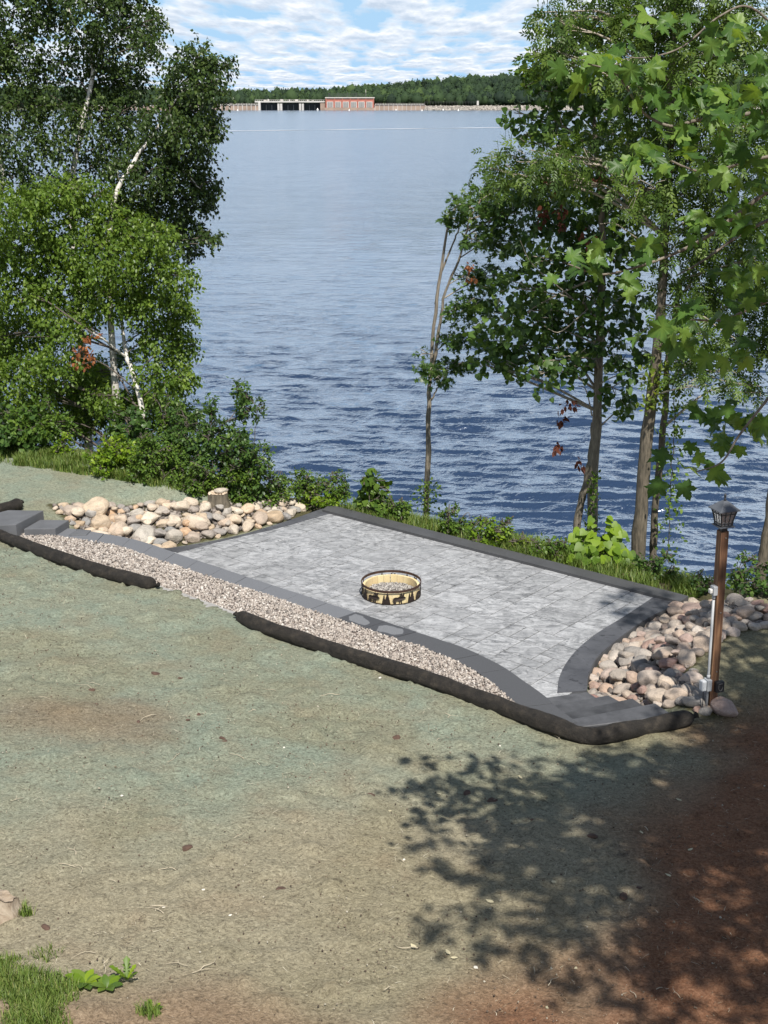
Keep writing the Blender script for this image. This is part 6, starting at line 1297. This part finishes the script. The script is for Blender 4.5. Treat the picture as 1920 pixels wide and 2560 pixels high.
    for v in (234.5, 239): pbox('beam', 822, v, 914.8, v + 1.0, YD + 22.4, .5, M['steel'], su)
    pbox('mast', 914, 224, 915, 240, YD + 23, .4, M['white_trim'], su)
    hpx = thing('power_lines', 'dark line of utility poles above the powerhouse', 'poles'); bpy.data.objects.remove(hpx)
    BUOYS = ['white buoy floating before the tan wall left of the spillway', 'larger white buoy just left of the red powerhouse', 'white buoy floating before the middle of the red powerhouse', 'white buoy before the railed wall right of the powerhouse',
             'white buoy at the right end of the railed wall', 'white buoy before the start of the stone embankment', 'white buoy before the wire fence on the embankment', 'rightmost white buoy before the long stone embankment']
    for k, u in enumerate((594, 794, 873, 990, 1055, 1108, 1146, 1290)):
        c = pd(u, 275, 985 if k % 2 else 960); t = thing('buoy', BUOYS[k], 'buoy', (c[0], c[1], WATER_Z), 0, 'buoys before the dam'); b = bmesh.new(); s = 1.0 if k in (1,) else .7
        prof = [(.05, -.2), (.75, -.1), (.85, .25), (.7, .6), (.35, .95), (.3, 1.5), (.02, 1.65)]; rings = [[b.verts.new((s * w * math.cos(a), s * w * math.sin(a), s * z)) for a in np.linspace(0, 6.283, 12, endpoint=False)] for w, z in prof]
        for A, B in zip(rings[:-1], rings[1:]):
            for i in range(12): b.faces.new((A[i], A[(i + 1) % 12], B[(i + 1) % 12], B[i]))
        link('float', bm_mesh('float', b, M['buoy'], True), t)
dam()
def far_land():
    xs = np.linspace(-900, 900, 120); ys = np.array([1006, 1016, 1030, 1060, 1100, 1150, 1200, 1260, 1330, 1420, 1600, 2500.]); X, Y = np.meshgrid(xs, ys); Z = far_h(X, Y); Z[0] = -6; ny, nx = X.shape; idx = np.arange(nx * ny).reshape(ny, nx)
    Q = np.stack([idx[:-1, :-1], idx[:-1, 1:], idx[1:, 1:], idx[1:, :-1]], -1).reshape(-1, 4); link('hills', mesh_np('hills', np.stack([X, Y, Z], -1).reshape(-1, 3), Q, simple('forest_floor', (0.05, 0.06, 0.03), .95, .3, .05, bmp=0, world=True), True), kind='structure')
def far_h(X, Y):
    X = np.asarray(X, float); Y = np.asarray(Y, float); u = 960 + X / (1250 * .955) * F
    top = np.interp(u, [-500, 0, 400, 600, 830, 950, 1100, 1250, 1400, 1700, 2200, 3000], [5, 3, 1, 0, 1.5, 5, 11, 13.5, 13, 11.5, 8.5, 5])
    return -2.6 + (top + 2.6) * sstep(1010, 1235, Y) + 1.6 * (fbm(X * .02, Y * .02, 3, 51) - .5)
def forest():
    n = 5200; r = np.random.default_rng(8); X = r.uniform(-520, 640, n); Y = 1026 + 300 * r.random(n) ** 1.25; k = ~((Y < 1036) & (X > 20) & (r.random(n) < .6)) & ~((Y < 1034) & (X > -62) & (X < 0)); X, Y = X[k], Y[k]; n = len(X)
    Z = far_h(X, Y); h = r.uniform(7.5, 12.5, n) * (1 + .15 * (r.random(n) > .93)); w = r.uniform(2.6, 4.6, n) * (h / 10); con = (fbm(X * .012, Y * .012, 3, 90) + .10 * sstep(0, 120, X) * sstep(1260, 1190, Y)) > .66
    tint = np.clip(.22 * sstep(1205, 1265, Y) + np.where(con, r.normal(.10, .07, n), r.normal(.50 - .24 * sstep(0, 90, X) * sstep(1235, 1175, Y), .2, n)), 0, 1); w = np.where(con, w * .8, w); h = np.where(con, h * 1.0, h)  # tint lightens the crest as sunlit and darkens the right front for cloud shadow
    V = []; Fc = []; T = []; o = 0; J = IV1[None] * (1 + r.uniform(-.28, .28, (n, len(IV1), 1)))
    zt = J[..., 2]; taper = np.where(con[:, None], .62 - .42 * zt, 1 - .18 * zt)
    V1 = np.stack([J[..., 0] * w[:, None] * taper, J[..., 1] * w[:, None] * taper, zt * (h * .45)[:, None]], -1) + np.stack([X, Y, Z + h * .55], -1)[:, None]
    F1 = (IT1[None] + (np.arange(n) * len(IV1))[:, None, None]).reshape(-1, 3); t1 = np.repeat(tint * .8, len(IV1))
    m_ = 40; d = nrmz(r.normal(size=(n, m_, 3))); tp = np.where(con[:, None], .62 - .42 * d[..., 2], 1 - .18 * d[..., 2]); q = r.uniform(.85, 1.12, (n, m_))
    C = np.stack([d[..., 0] * w[:, None] * tp * q, d[..., 1] * w[:, None] * tp * q, d[..., 2] * (h * .47)[:, None] * q], -1) + np.stack([X, Y, Z + h * .55], -1)[:, None]; C = C.reshape(-1, 3); D = nrmz(r.normal(size=C.shape)); Nn = nrmz(r.normal(size=C.shape) * .8 + np.array([0, -.3, .9]))
    V2, F2, t2 = leaves_np(C, D, Nn, r.uniform(.9, 1.7, len(C)), T_RHOMB, np.clip(np.repeat(tint, m_) + r.normal(0, .12, len(C)), 0, 1))
    link('forest', mesh_np('forest', np.concatenate([V1.reshape(-1, 3), V2]), np.concatenate([F1, F2 + n * len(IV1)]), M['forest'], False, {'tint': np.concatenate([t1, t2])}), kind='stuff', label='dense wooded hills along the far shore', category='forest')
far_land(); forest()
print('COUNTS', cnt, 'stones', nL, nR)
